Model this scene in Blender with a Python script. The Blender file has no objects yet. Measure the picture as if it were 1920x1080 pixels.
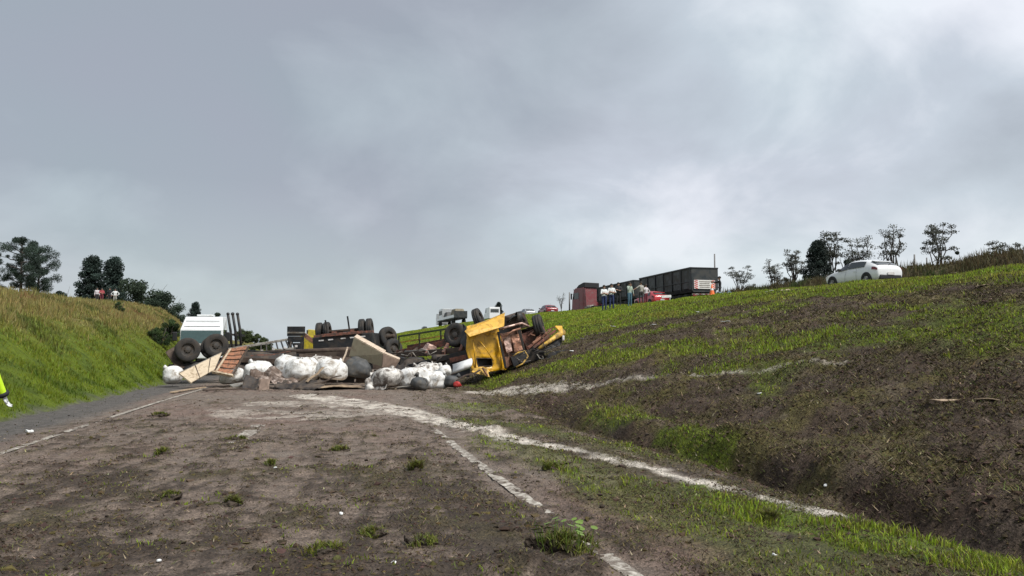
import bpy, bmesh, math, random
import numpy as np
from mathutils import Vector, Matrix, Euler

random.seed(7)
RNG = np.random.default_rng(11)
SC = bpy.context.scene
COL = SC.collection
R = math.radians

# ------------------------------------------------------------------ camera
FPX = 1450.0                                   # focal length in pixels of the 1920 px frame
YAW = 13.17                                    # degrees to the right of the road direction (+Y)
PITCH = 4.26
CAM = Vector((0.0, 0.0, 1.6))
cam_data = bpy.data.cameras.new('camera')
cam_data.sensor_width = 36.0
cam_data.lens = 36.0 * FPX / 1920.0
cam_data.clip_start = 0.05
cam_data.clip_end = 6000.0
cam = bpy.data.objects.new('camera', cam_data)
COL.objects.link(cam)
cam.location = CAM
cam.rotation_euler = (R(90 + PITCH), 0.0, R(-YAW))
SC.camera = cam

# ------------------------------------------------------------------ sky, sun, exposure
SUN_EL, SUN_AZ = 53.0, 138.0                    # azimuth clockwise from +Y
world = bpy.data.worlds.new('World')
SC.world = world
world.use_nodes = True
nt = world.node_tree
nt.nodes.clear()
def wn(t, **kw):
    n = nt.nodes.new(t)
    for k, v in kw.items():
        setattr(n, k, v)
    return n
w_out = wn('ShaderNodeOutputWorld')
w_bg = wn('ShaderNodeBackground')
w_bg.inputs['Strength'].default_value = 0.1
w_sky = wn('ShaderNodeTexSky', sky_type='NISHITA')
w_sky.sun_disc = False
w_sky.sun_elevation = R(SUN_EL)
w_sky.sun_rotation = R(SUN_AZ)
w_sky.air_density = 1.2
w_sky.dust_density = 2.0
tc = wn('ShaderNodeTexCoord')
sep = wn('ShaderNodeSeparateXYZ')
nt.links.new(tc.outputs['Generated'], sep.inputs[0])
zadd = wn('ShaderNodeMath', operation='MAXIMUM'); zadd.inputs[1].default_value = 0.0
nt.links.new(sep.outputs['Z'], zadd.inputs[0])
zad2 = wn('ShaderNodeMath', operation='ADD'); zad2.inputs[1].default_value = 0.50
nt.links.new(zadd.outputs[0], zad2.inputs[0])
dvx = wn('ShaderNodeMath', operation='DIVIDE'); dvy = wn('ShaderNodeMath', operation='DIVIDE')
nt.links.new(sep.outputs['X'], dvx.inputs[0]); nt.links.new(zad2.outputs[0], dvx.inputs[1])
nt.links.new(sep.outputs['Y'], dvy.inputs[0]); nt.links.new(zad2.outputs[0], dvy.inputs[1])
cmb = wn('ShaderNodeCombineXYZ')
nt.links.new(dvx.outputs[0], cmb.inputs[0]); nt.links.new(dvy.outputs[0], cmb.inputs[1])
cmb.inputs[2].default_value = 12.63              # cloud layer seed
n1 = wn('ShaderNodeTexNoise'); n1.inputs['Scale'].default_value = 1.15
n1.inputs['Detail'].default_value = 3.5; n1.inputs['Roughness'].default_value = 0.48; n1.inputs['Distortion'].default_value = 0.15
n2 = wn('ShaderNodeTexNoise'); n2.inputs['Scale'].default_value = 3.2
n2.inputs['Detail'].default_value = 6.0; n2.inputs['Roughness'].default_value = 0.55; n2.inputs['Distortion'].default_value = 0.3
nt.links.new(cmb.outputs[0], n1.inputs['Vector']); nt.links.new(cmb.outputs[0], n2.inputs['Vector'])
# the cloud deck is thinner, so brighter, on the sun's side of the sky
sd = wn('ShaderNodeVectorMath', operation='DOT_PRODUCT')
sd.inputs[1].default_value = (math.sin(R(SUN_AZ)), math.cos(R(SUN_AZ)), 0.0)
nt.links.new(tc.outputs['Generated'], sd.inputs[0])
def wmath(op, a, b):
    m = wn('ShaderNodeMath', operation=op)
    for i, v in enumerate((a, b)):
        if isinstance(v, (int, float)):
            m.inputs[i].default_value = v
        else:
            nt.links.new(v, m.inputs[i])
    return m.outputs[0]
v = wmath('MULTIPLY', n1.outputs['Fac'], 3.1)
v = wmath('ADD', v, wmath('MULTIPLY', n2.outputs['Fac'], 1.20))
v = wmath('ADD', v, wmath('MULTIPLY', sd.outputs['Value'], 0.24))
v = wmath('ADD', v, -1.63)
ramp = wn('ShaderNodeValToRGB')
cr = ramp.color_ramp
cr.elements[0].position = 0.05; cr.elements[0].color = (0.330, 0.355, 0.395, 1)
cr.elements[1].position = 0.95; cr.elements[1].color = (0.800, 0.825, 0.860, 1)
e = cr.elements.new(0.34); e.color = (0.415, 0.446, 0.485, 1)
e = cr.elements.new(0.64); e.color = (0.530, 0.575, 0.622, 1)
nt.links.new(v, ramp.inputs['Fac'])
# faintly brighter, bluer air low over the horizon
hz = wn('ShaderNodeMapRange'); hz.inputs['From Min'].default_value = 0.0; hz.inputs['From Max'].default_value = 0.20
hz.inputs['To Min'].default_value = 0.50; hz.inputs['To Max'].default_value = 0.0; hz.clamp = True
nt.links.new(sep.outputs['Z'], hz.inputs['Value'])
hmix = wn('ShaderNodeMix', data_type='RGBA')
hmix.inputs['B'].default_value = (0.560, 0.620, 0.655, 1)
nt.links.new(hz.outputs[0], hmix.inputs['Factor']); nt.links.new(ramp.outputs['Color'], hmix.inputs['A'])
csc = wn('ShaderNodeVectorMath', operation='SCALE'); csc.inputs['Scale'].default_value = 3.65
# cloud tones drift between faint lilac and faint teal
n3 = wn('ShaderNodeTexNoise'); n3.inputs['Scale'].default_value = 1.9; n3.inputs['Detail'].default_value = 2.0
nt.links.new(cmb.outputs[0], n3.inputs['Vector'])
trp = wn('ShaderNodeValToRGB'); trp.color_ramp.elements[0].position = .36; trp.color_ramp.elements[1].position = .64
trp.color_ramp.elements[0].color = (.965, 1.0, .995, 1); trp.color_ramp.elements[1].color = (1.0, .972, 1.0, 1)
nt.links.new(n3.outputs['Fac'], trp.inputs['Fac'])
tmul = wn('ShaderNodeVectorMath', operation='MULTIPLY')
nt.links.new(hmix.outputs['Result'], tmul.inputs[0]); nt.links.new(trp.outputs['Color'], tmul.inputs[1])
nt.links.new(tmul.outputs[0], csc.inputs[0])
smix = wn('ShaderNodeMix', data_type='RGBA'); smix.inputs['Factor'].default_value = 0.93   # share of the sky under cloud
nt.links.new(w_sky.outputs['Color'], smix.inputs['A']); nt.links.new(csc.outputs[0], smix.inputs['B'])
nt.links.new(smix.outputs['Result'], w_bg.inputs['Color'])
nt.links.new(w_bg.outputs[0], w_out.inputs['Surface'])

sun_d = bpy.data.lights.new('sun', 'SUN')
sun_d.energy = 1.5
sun_d.angle = R(18)
sun_d.color = (1.0, 0.965, 0.91)
sun = bpy.data.objects.new('sun', sun_d)
COL.objects.link(sun)
sun.rotation_euler = (R(90 - SUN_EL), 0.0, R(180 - SUN_AZ))

vs = SC.view_settings
vs.view_transform = 'Standard'
vs.look = 'None'
vs.exposure = 1.58
vs.gamma = 1.0
vs.use_curve_mapping = False
SC.cycles.max_bounces = 6
SC.cycles.diffuse_bounces = 3
SC.cycles.use_denoising = True

# ------------------------------------------------------------------ numpy noise
def _hash(ix, iy, seed):
    h = (ix.astype(np.int64) * 374761393 + iy.astype(np.int64) * 668265263 + seed * 2147483647) & 0xFFFFFFFF
    h = ((h ^ (h >> 13)) * 1274126177) & 0xFFFFFFFF
    h = (h ^ (h >> 16)) & 0xFFFFFFFF
    return h.astype(np.float64) / 4294967296.0
def vnoise(x, y, seed=0):
    """smooth gradient noise, about -0.7..0.7"""
    x = np.asarray(x, float); y = np.asarray(y, float)
    ix = np.floor(x); iy = np.floor(y)
    fx = x - ix; fy = y - iy
    ux = fx * fx * fx * (fx * (fx * 6 - 15) + 10); uy = fy * fy * fy * (fy * (fy * 6 - 15) + 10)
    def g(dx, dy):
        a = _hash(ix + dx, iy + dy, seed) * 2 * math.pi
        return np.cos(a) * (fx - dx) + np.sin(a) * (fy - dy)
    a = g(0, 0) * (1 - ux) + g(1, 0) * ux
    b = g(0, 1) * (1 - ux) + g(1, 1) * ux
    return a * (1 - uy) + b * uy
def fbm(x, y, seed=0, octv=4, gain=0.5, lac=2.03):
    s = 0.0; a = 1.0
    for i in range(octv):
        s = s + a * vnoise(x, y, seed + i * 17)
        x = x * lac + 3.1; y = y * lac + 1.7; a *= gain
    return s
def sstep(a, b, x):
    t = np.clip((np.asarray(x, float) - a) / (b - a), 0, 1)
    return t * t * (3 - 2 * t)
# ------------------------------------------------------------------ terrain heights
# X = metres right of the camera, Y = metres along the road, Z up; the road lies near z = 0
def z_crest(y):                                # top of the right-hand slope, edge of the upper carriageway
    return np.interp(y, [-30, 5, 25, 37, 50, 72, 88, 139, 332, 1300], [4.1, 4.5, 4.8, 5.08, 5.3, 5.53, 5.9, 6.27, 6.8, 6.8])
def z_left(y):
    return np.interp(y, [-30, 10, 30, 46, 65, 77, 98, 110, 130, 200, 400, 1300], [3.8, 4.1, 4.3, 4.6, 5.2, 6.0, 7.1, 6.0, 5.2, 5.2, 4.2, 3.0])
def ditch_x(y):
    return 5.72 + 0.16 * np.sin(y * 0.23 + 0.6) + 0.12 * np.sin(y * 0.71)
def base_height(x, y):
    x = np.asarray(x, float); y = np.asarray(y, float)
    z = -0.012 * np.abs(x + 1.3)
    # right slope
    p = np.interp(x, [5.9, 6.6, 8.3, 12, 16, 19.5, 23, 26.5, 28.0], [0, .05, .19, .45, .68, .84, .945, 1.0, 1.0])
    z = z + p * z_crest(y)
    # back bank beyond the upper carriageway
    k = sstep(34.5, 39.5, x) * (1 - sstep(72, 104, y))
    z = z + k * (7.35 - z_crest(y)) + sstep(44, 90, x) * 0.6
    # ditch at the toe of the slope
    dx = (x - ditch_x(y))
    dd = np.where(dx < 0, np.exp(-(dx / 0.50) ** 2), np.exp(-(dx / 0.22) ** 2))
    fade = (1 - sstep(17, 27, y))
    z = z - 0.30 * dd * fade
    z = z + 0.09 * np.exp(-((dx - 0.60) / 0.35) ** 2) * fade
    # left bank; the road bends away to the left behind the wreck and the bank with it
    sh = np.interp(y, [45, 65, 90, 130, 300, 1300], [0, 2.2, 6.0, 10.0, 22.0, 60.0])
    pl = np.interp(-x - sh, [7.0, 7.5, 8.4, 10.3, 12.4, 15, 20, 24, 60, 400], [0, .07, .24, .60, .81, .92, .98, 1.0, 1.04, 1.04])
    z = z + pl * z_left(y)
    return z
def rut_mask(x, y):
    """how torn-up the soil is, 0..1"""
    top = np.interp(y, [4, 14, 20, 28, 32, 36, 43], [19.6, 19.0, 18.0, 16.4, 14.6, 11.4, 7.5])
    e = x + 1.3 * fbm(x * .25, y * .16, 5, 3) + .5 * fbm(x * 1.1, y * .7, 6, 3)
    m = sstep(4.9, 5.6, x) * (1 - sstep(top - .6, top + .9, e)) * (1 - sstep(39, 44, y))
    return m
def road_mud(x, y):
    """thickness of the mud smeared over the asphalt (metres, 0 = bare)"""
    m = 0.022 + 0.030 * fbm(x * .50, y * .36, 21, 4) + 0.030 * fbm(x * 2.4, y * 1.9, 22, 4, 0.62)
    m = m + 0.020 * (np.abs(fbm(x * 6.5, y * 6.0, 25, 3, 0.6)) * 2 - .35) + .012 * fbm(x * 13, y * 12, 26, 2)
    m = m + 0.016 * fbm(x * 3.0 - y * .25, y * .13, 28, 3, .6)    # drawn out by wheels and dragged load
    m = m + 0.022 * sstep(2.6, 4.4, x)                        # thicker on the right verge
    m = m + 0.022 * (1 - sstep(6.0, 11.0, y)) - 0.016 * sstep(14, 24, y)
    m = m - 0.030 * sstep(-4.6, -6.0, x)                      # cleaner left shoulder
    m = m - np.interp(y, [4.2, 5.0, 8.0, 12.0], [.0, .034, .024, .010]) * np.exp(-((x - 2.09) / .20) ** 2) - .012 * np.exp(-((x + 4.82) / .22) ** 2)
    return np.clip(m, 0.0, 0.14)
HEAPS = [  # x, y, radius, height: lumps of turf and mud pushed up by the wreck
    (1.35, 5.35, .34, .15), (1.75, 5.15, .22, .11), (-.55, 6.9, .16, .07), (-2.5, 7.2, .2, .07), (-.15, 6.1, .3, .06), (.2, 5.6, .25, .06),
    (-2.0, 8.3, .22, .06), (-3.0, 6.2, .25, .05), (.75, 8.6, .18, .06), (.95, 10.8, .25, .07), (-.3, 10.2, .2, .05), (-.9, 12.8, .3, .07),
    (.6, 14.2, .3, .07), (-3.4, 12.9, .35, .07), (2.9, 11.2, .4, .10), (3.3, 8.4, .35, .10), (3.0, 14.6, .4, .1), (4.0, 17.5, .5, .14),
    (5.9, 8.3, .45, .22), (6.6, 8.8, .4, .26), (7.1, 7.6, .4, .25), (6.2, 11.5, .5, .2), (5.9, 14.5, .5, .2), (7.4, 11.2, .5, .24),
    (8.6, 20.5, .7, .34), (9.6, 21.2, .8, .36), (10.6, 22.0, .7, .30), (8.0, 17.5, .6, .28), (7.6, 16.4, .5, .25), (11.6, 22.6, .7, .3),
    (12.6, 19.6, .6, .25), (14.2, 21.0, .8, .3), (9.5, 14.0, .5, .22), (10.6, 12.2, .6, .25), (6.9, 19.8, .5, .25), (12.0, 16.2, .5, .2),
    (5.8, 21.5, .6, .2), (5.3, 24.0, .6, .2), (13.2, 25.5, .7, .28), (16.2, 24.2, .7, .25), (17.5, 26.0, .8, .3), (15.0, 17.5, .5, .2)]
def height(x, y):
    x = np.asarray(x, float); y = np.asarray(y, float)
    z = base_height(x, y)
    onroad = sstep(-7.6, -6.4, x) * (1 - sstep(4.6, 5.4, x)) * (1 - sstep(45, 80, y))
    z = z + road_mud(x, y) * onroad
    rm = rut_mask(x, y)
    # lumpy torn soil, stretched along the direction the wreck slid
    u = x * 0.96 - y * 0.28; w = x * 0.28 + y * 0.96
    lum = 0.10 * fbm(u * .55, w * .20, 31, 3) + 0.085 * fbm(u * 1.5, w * .70, 33, 4, .6) + 0.085 * np.abs(fbm(x * 3.2, y * 2.6, 37, 4, .62)) + 0.05 * fbm(x * 9, y * 8, 39, 2)
    z = z + rm * lum
    turf = (1 - rm) * np.maximum(sstep(5, 6, x), sstep(-7.0, -8.0, x)) * (1 - sstep(26.3, 27.0, x) * (1 - sstep(34.2, 35, x)))
    z = z + turf * (0.10 * fbm(x * .9, y * .7, 41, 3) + 0.22 * fbm(x * .22, y * .2, 43, 2))
    for hx, hy, hr, hh in HEAPS:
        if hx > 5: hh = hh * .6
        d2 = ((x - hx) ** 2 + (y - hy) ** 2) / (hr * hr)
        m = d2 < 7
        if np.any(m):
            b = hh * np.exp(-d2[m] if np.ndim(d2) else -d2)
            if np.ndim(d2):
                z[m] += b * (1 + .7 * fbm(x[m] * 4, y[m] * 4, 47, 3))
            else:
                z = z + b
    return z
def H(x, y):
    return float(height(np.array([float(x)]), np.array([float(y)]))[0])

# ------------------------------------------------------------------ where a direction seen from the camera meets the place
_cy, _sy, _cp, _sp = math.cos(R(YAW)), math.sin(R(YAW)), math.cos(R(PITCH)), math.sin(R(PITCH))
def ray(px, py):
    a = (px - 960.0) / FPX; b = (540.0 - py) / FPX
    f = _cp - b * _sp; up = _sp + b * _cp
    return Vector((a * _cy + f * _sy, -a * _sy + f * _cy, up))
def at(px, py, d):
    """point at camera depth d metres (survey of the photograph)"""
    return CAM + ray(px, py) * d
def gnd(px, py, dmin=3.0, dmax=400.0):
    """where the view ray first meets the terrain"""
    r = ray(px, py)
    ds = np.geomspace(dmin, dmax, 1400)
    X = CAM.x + r.x * ds; Y = CAM.y + r.y * ds; Z = CAM.z + r.z * ds
    hit = np.nonzero(Z < base_height(X, Y))[0]
    d = ds[hit[0]] if len(hit) else dmax
    p = CAM + r * float(d)
    return p, float(d)
# ------------------------------------------------------------------ tagging
def tag(o, label=None, cat=None, group=None, kind=None):
    if label: o['label'] = label
    if cat: o['category'] = cat
    if group: o['group'] = group
    if kind: o['kind'] = kind
    return o
def thing(name, label, cat, loc=(0, 0, 0), rot=(0, 0, 0), group=None):
    o = bpy.data.objects.new(name, None)
    o.empty_display_size = 0.2
    COL.objects.link(o)
    o.location = loc
    if isinstance(rot, Matrix):
        o.rotation_euler = rot.to_euler()
    else:
        o.rotation_euler = rot
    return tag(o, label, cat, group)

# ------------------------------------------------------------------ materials
MATS = {}
def principled(name):
    m = bpy.data.materials.new(name)
    m.use_nodes = True
    return m, m.node_tree, m.node_tree.nodes['Principled BSDF']
def mat(name, col, rough=0.6, metal=0.0, var=0.25, scale=6.0, bump=0.0, bscale=40.0, dirt=None, dirt_amt=0.45, dirt_scale=2.5, spec=0.5, coat=0.0):
    """procedural paint / metal / fabric: mottled colour, optional dirt blotches, fine relief"""
    if name in MATS:
        return MATS[name]
    m, t, b = principled(name)
    N = t.nodes; L = t.links
    c = N.new('ShaderNodeTexCoord')
    n = N.new('ShaderNodeTexNoise'); n.inputs['Scale'].default_value = scale; n.inputs['Detail'].default_value = 5; n.inputs['Roughness'].default_value = 0.6
    L.new(c.outputs['Object'], n.inputs['Vector'])
    mr = N.new('ShaderNodeMapRange'); mr.inputs['From Min'].default_value = 0.3; mr.inputs['From Max'].default_value = 0.7
    mr.inputs['To Min'].default_value = 1 - var; mr.inputs['To Max'].default_value = 1 + var * 0.8
    L.new(n.outputs['Fac'], mr.inputs['Value'])
    mul = N.new('ShaderNodeVectorMath'); mul.operation = 'SCALE'
    mul.inputs[0].default_value = col[:3]
    L.new(mr.outputs[0], mul.inputs['Scale'])
    last = mul.outputs[0]
    rsock = None
    if dirt:
        d = N.new('ShaderNodeTexNoise'); d.inputs['Scale'].default_value = dirt_scale; d.inputs['Detail'].default_value = 7; d.inputs['Roughness'].default_value = 0.68
        d.inputs['Distortion'].default_value = 0.6
        L.new(c.outputs['Object'], d.inputs['Vector'])
        dr = N.new('ShaderNodeMapRange')
        dr.inputs['From Min'].default_value = 0.66 - dirt_amt * 0.5; dr.inputs['From Max'].default_value = 0.80 - dirt_amt * 0.45
        dr.inputs['To Max'].default_value = 0.92
        L.new(d.outputs['Fac'], dr.inputs['Value'])
        mx = N.new('ShaderNodeMix'); mx.data_type = 'RGBA'
        L.new(dr.outputs[0], mx.inputs['Factor']); L.new(last, mx.inputs['A']); mx.inputs['B'].default_value = (*dirt[:3], 1)
        last = mx.outputs['Result']
        rr = N.new('ShaderNodeMapRange'); rr.inputs['To Min'].default_value = rough; rr.inputs['To Max'].default_value = 0.9
        L.new(dr.outputs[0], rr.inputs['Value']); rsock = rr.outputs[0]
    L.new(last, b.inputs['Base Color'])
    if rsock is not None: L.new(rsock, b.inputs['Roughness'])
    else: b.inputs['Roughness'].default_value = rough
    b.inputs['Metallic'].default_value = metal
    b.inputs['Specular IOR Level'].default_value = spec
    b.inputs['Coat Weight'].default_value = coat
    if bump > 0:
        bn = N.new('ShaderNodeTexNoise'); bn.inputs['Scale'].default_value = bscale; bn.inputs['Detail'].default_value = 4
        L.new(c.outputs['Object'], bn.inputs['Vector'])
        bp = N.new('ShaderNodeBump'); bp.inputs['Strength'].default_value = bump; bp.inputs['Distance'].default_value = 0.02
        L.new(bn.outputs['Fac'], bp.inputs['Height']); L.new(bp.outputs[0], b.inputs['Normal'])
    MATS[name] = m
    return m
def attr_mat(name, rough=0.85, var=0.35, scale=8.0, bump=0.0, bscale=30.0, bdist=0.03, transl=0.0, spec=0.3, fine=0.0, fscale=45.0):
    """colour from the per-point attribute 'tint', broken up by noise"""
    if name in MATS:
        return MATS[name]
    m, t, b = principled(name)
    N = t.nodes; L = t.links
    a = N.new('ShaderNodeAttribute'); a.attribute_name = 'tint'
    last = a.outputs['Color']
    c = N.new('ShaderNodeTexCoord')
    if var > 0:
        n = N.new('ShaderNodeTexNoise'); n.inputs['Scale'].default_value = scale; n.inputs['Detail'].default_value = 6; n.inputs['Roughness'].default_value = 0.65
        L.new(c.outputs['Object'], n.inputs['Vector'])
        mr = N.new('ShaderNodeMapRange'); mr.inputs['From Min'].default_value = 0.3; mr.inputs['From Max'].default_value = 0.7
        mr.inputs['To Min'].default_value = 1 - var; mr.inputs['To Max'].default_value = 1 + var
        L.new(n.outputs['Fac'], mr.inputs['Value'])
        fac = mr.outputs[0]
        if fine > 0:
            n3 = N.new('ShaderNodeTexNoise'); n3.inputs['Scale'].default_value = fscale; n3.inputs['Detail'].default_value = 3
            L.new(c.outputs['Object'], n3.inputs['Vector'])
            m3 = N.new('ShaderNodeMapRange'); m3.inputs['From Min'].default_value = 0.3; m3.inputs['From Max'].default_value = 0.7
            m3.inputs['To Min'].default_value = 1 - fine; m3.inputs['To Max'].default_value = 1 + fine
            L.new(n3.outputs['Fac'], m3.inputs['Value'])
            mm = N.new('ShaderNodeMath'); mm.operation = 'MULTIPLY'
            L.new(fac, mm.inputs[0]); L.new(m3.outputs[0], mm.inputs[1]); fac = mm.outputs[0]
        mul = N.new('ShaderNodeVectorMath'); mul.operation = 'SCALE'
        L.new(last, mul.inputs[0]); L.new(fac, mul.inputs['Scale'])
        last = mul.outputs[0]
    L.new(last, b.inputs['Base Color'])
    b.inputs['Roughness'].default_value = rough
    b.inputs['Specular IOR Level'].default_value = spec
    if bump > 0:
        bn = N.new('ShaderNodeTexNoise'); bn.inputs['Scale'].default_value = bscale; bn.inputs['Detail'].default_value = 6; bn.inputs['Roughness'].default_value = 0.65
        L.new(c.outputs['Object'], bn.inputs['Vector'])
        bp = N.new('ShaderNodeBump'); bp.inputs['Strength'].default_value = bump; bp.inputs['Distance'].default_value = bdist
        L.new(bn.outputs['Fac'], bp.inputs['Height']); L.new(bp.outputs[0], b.inputs['Normal'])
    if transl > 0:
        tr = N.new('ShaderNodeBsdfTranslucent'); L.new(last, tr.inputs['Color'])
        mx = N.new('ShaderNodeMixShader'); mx.inputs[0].default_value = transl
        L.new(b.outputs[0], mx.inputs[1]); L.new(tr.outputs[0], mx.inputs[2])
        L.new(mx.outputs[0], N['Material Output'].inputs['Surface'])
    MATS[name] = m
    return m

# ------------------------------------------------------------------ bulk meshes from numpy
def np_mesh(name, V, F, material, tint=None, smooth=False, nper=3):
    """V (n,3), F (m,nper) -> mesh object"""
    me = bpy.data.meshes.new(name)
    V = np.ascontiguousarray(V, np.float32); F = np.ascontiguousarray(F, np.int32)
    me.vertices.add(len(V)); me.vertices.foreach_set('co', V.ravel())
    me.loops.add(F.size); me.loops.foreach_set('vertex_index', F.ravel())
    me.polygons.add(len(F))
    me.polygons.foreach_set('loop_start', np.arange(0, F.size, nper, dtype=np.int32))
    me.polygons.foreach_set('loop_total', np.full(len(F), nper, np.int32))
    me.polygons.foreach_set('use_smooth', np.full(len(F), bool(smooth)))
    if tint is not None:
        a = me.attributes.new('tint', 'FLOAT_COLOR', 'POINT')
        c = np.ones((len(V), 4), np.float32); c[:, :3] = tint
        a.data.foreach_set('color', c.ravel())
    me.update(calc_edges=True)
    me.materials.append(material)
    o = bpy.data.objects.new(name, me)
    COL.objects.link(o)
    return o

# ------------------------------------------------------------------ small mesh builder
class MB:
    def __init__(self):
        self.v = []; self.f = []
    def add(self, vs, fs):
        k = len(self.v)
        self.v += [Vector(p) for p in vs]
        self.f += [tuple(i + k for i in f) for f in fs]
        return self
    def box(self, c, s, rot=None, taper=(1, 1)):
        hx, hy, hz = s[0] / 2, s[1] / 2, s[2] / 2
        P = []
        for z in (-hz, hz):
            kx, ky = taper if z > 0 else (1, 1)
            for (x, y) in ((-hx, -hy), (hx, -hy), (hx, hy), (-hx, hy)):
                P.append(Vector((x * kx, y * ky, z)))
        if rot is not None:
            M = rot if isinstance(rot, Matrix) else Euler(rot).to_matrix()
            P = [M @ p for p in P]
        P = [p + Vector(c) for p in P]
        return self.add(P, [(3, 2, 1, 0), (4, 5, 6, 7), (0, 1, 5, 4), (1, 2, 6, 5), (2, 3, 7, 6), (3, 0, 4, 7)])
    def beam(self, a, b, w, h, up=(0, 0, 1)):
        a = Vector(a); b = Vector(b); d = b - a
        y = d.normalized(); z = Vector(up)
        x = y.cross(z)
        if x.length < 1e-4:
            x = y.cross(Vector((1, 0, 0)))
        x.normalize(); z = x.cross(y)
        M = Matrix((x, y, z)).transposed()
        return self.box((a + b) / 2, (w, d.length, h), M)
    def cyl(self, a, b, r0, r1=None, n=10, caps=True):
        a = Vector(a); b = Vector(b); r1 = r0 if r1 is None else r1
        return self.tube([a, b], [r0, r1], n, caps)
    def tube(self, pts, rad, n=8, caps=True):
        pts = [Vector(p) for p in pts]
        if not hasattr(rad, '__len__'):
            rad = [rad] * len(pts)
        k = len(self.v)
        prev = None
        for i, p in enumerate(pts):
            d = (pts[min(i + 1, len(pts) - 1)] - pts[max(i - 1, 0)])
            if d.length < 1e-9: d = Vector((0, 0, 1))
            d.normalize()
            if prev is None:
                x = d.cross(Vector((0, 0, 1)))
                if x.length < 1e-3: x = d.cross(Vector((1, 0, 0)))
            else:
                x = prev - d * prev.dot(d)
            x.normalize(); y = d.cross(x); prev = x
            for j in range(n):
                a = 2 * math.pi * j / n
                self.v.append(p + (x * math.cos(a) + y * math.sin(a)) * rad[i])
        for i in range(len(pts) - 1):
            for j in range(n):
                self.f.append((k + i * n + j, k + i * n + (j + 1) % n, k + (i + 1) * n + (j + 1) % n, k + (i + 1) * n + j))
        if caps:
            self.f.append(tuple(k + j for j in reversed(range(n))))
            e = k + (len(pts) - 1) * n
            self.f.append(tuple(e + j for j in range(n)))
        return self
    def prism(self, poly, y0, y1, axis='Y'):
        """extrude a 2-D polygon (u, w) along an axis"""
        n = len(poly)
        def P(u, w, t):
            return {'Y': (u, t, w), 'X': (t, u, w), 'Z': (u, w, t)}[axis]
        vs = [P(u, w, y0) for u, w in poly] + [P(u, w, y1) for u, w in poly]
        fs = [tuple(range(n)), tuple(reversed(range(n, 2 * n)))]
        fs += [(j, n + j, n + (j + 1) % n, (j + 1) % n) for j in range(n)]
        return self.add(vs, fs)
    def lathe(self, prof, axis='X', n=20, c=(0, 0, 0)):
        """prof = [(t along axis, radius)]"""
        k = len(self.v); c = Vector(c)
        for t, r in prof:
            for j in range(n):
                a = 2 * math.pi * j / n
                u, w = r * math.cos(a), r * math.sin(a)
                self.v.append(c + Vector({'X': (t, u, w), 'Y': (u, t, w), 'Z': (u, w, t)}[axis]))
        for i in range(len(prof) - 1):
            for j in range(n):
                self.f.append((k + i * n + j, k + i * n + (j + 1) % n, k + (i + 1) * n + (j + 1) % n, k + (i + 1) * n + j))
        return self
    def grid(self, rows):
        """rows: list of equal-length point lists"""
        m = len(rows[0]); k = len(self.v)
        for r in rows: self.v += [Vector(p) for p in r]
        for i in range(len(rows) - 1):
            for j in range(m - 1):
                self.f.append((k + i * m + j, k + i * m + j + 1, k + (i + 1) * m + j + 1, k + (i + 1) * m + j))
        return self
    def jitter(self, amt, freq=1.5, seed=0):
        """dents: push points about with smooth noise"""
        from mathutils import noise as mn
        for i, p in enumerate(self.v):
            q = p * freq + Vector((seed * 7.3, seed * 3.1, seed * 1.7))
            self.v[i] = p + mn.noise_vector(q) * amt
        return self
    def build(self, name, material, parent=None, bevel=0.0, smooth=False, solid=0.0, sub=0, recalc=True, loc=None, rot=None):
        me = bpy.data.meshes.new(name)
        me.from_pydata([tuple(p) for p in self.v], [], self.f)
        if recalc:
            bm = bmesh.new(); bm.from_mesh(me)
            bmesh.ops.recalc_face_normals(bm, faces=bm.faces)
            bm.to_mesh(me); bm.free()
        me.materials.append(material)
        if smooth:
            me.polygons.foreach_set('use_smooth', [True] * len(me.polygons))
        o = bpy.data.objects.new(name, me)
        COL.objects.link(o)
        if parent is not None: o.parent = parent
        if loc is not None: o.location = loc
        if rot is not None: o.rotation_euler = rot
        if sub:
            md = o.modifiers.new('sub', 'SUBSURF'); md.levels = sub; md.render_levels = sub
        if solid:
            md = o.modifiers.new('solid', 'SOLIDIFY'); md.thickness = solid; md.offset = 0
        if bevel:
            md = o.modifiers.new('bevel', 'BEVEL'); md.width = bevel; md.segments = 2; md.limit_method = 'ANGLE'; md.angle_limit = R(40)
        return o
def copy_tree(o, parent=None):
    c = o.copy(); COL.objects.link(c); c.parent = parent
    for ch in list(o.children):
        copy_tree(ch, c)
    return c
def dup(src, loc, rot=None, label=None):
    """copy of a thing with its parts"""
    c = copy_tree(src); c.location = loc
    if rot is not None: c.rotation_euler = rot
    if label: c['label'] = label
    return c
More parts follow.
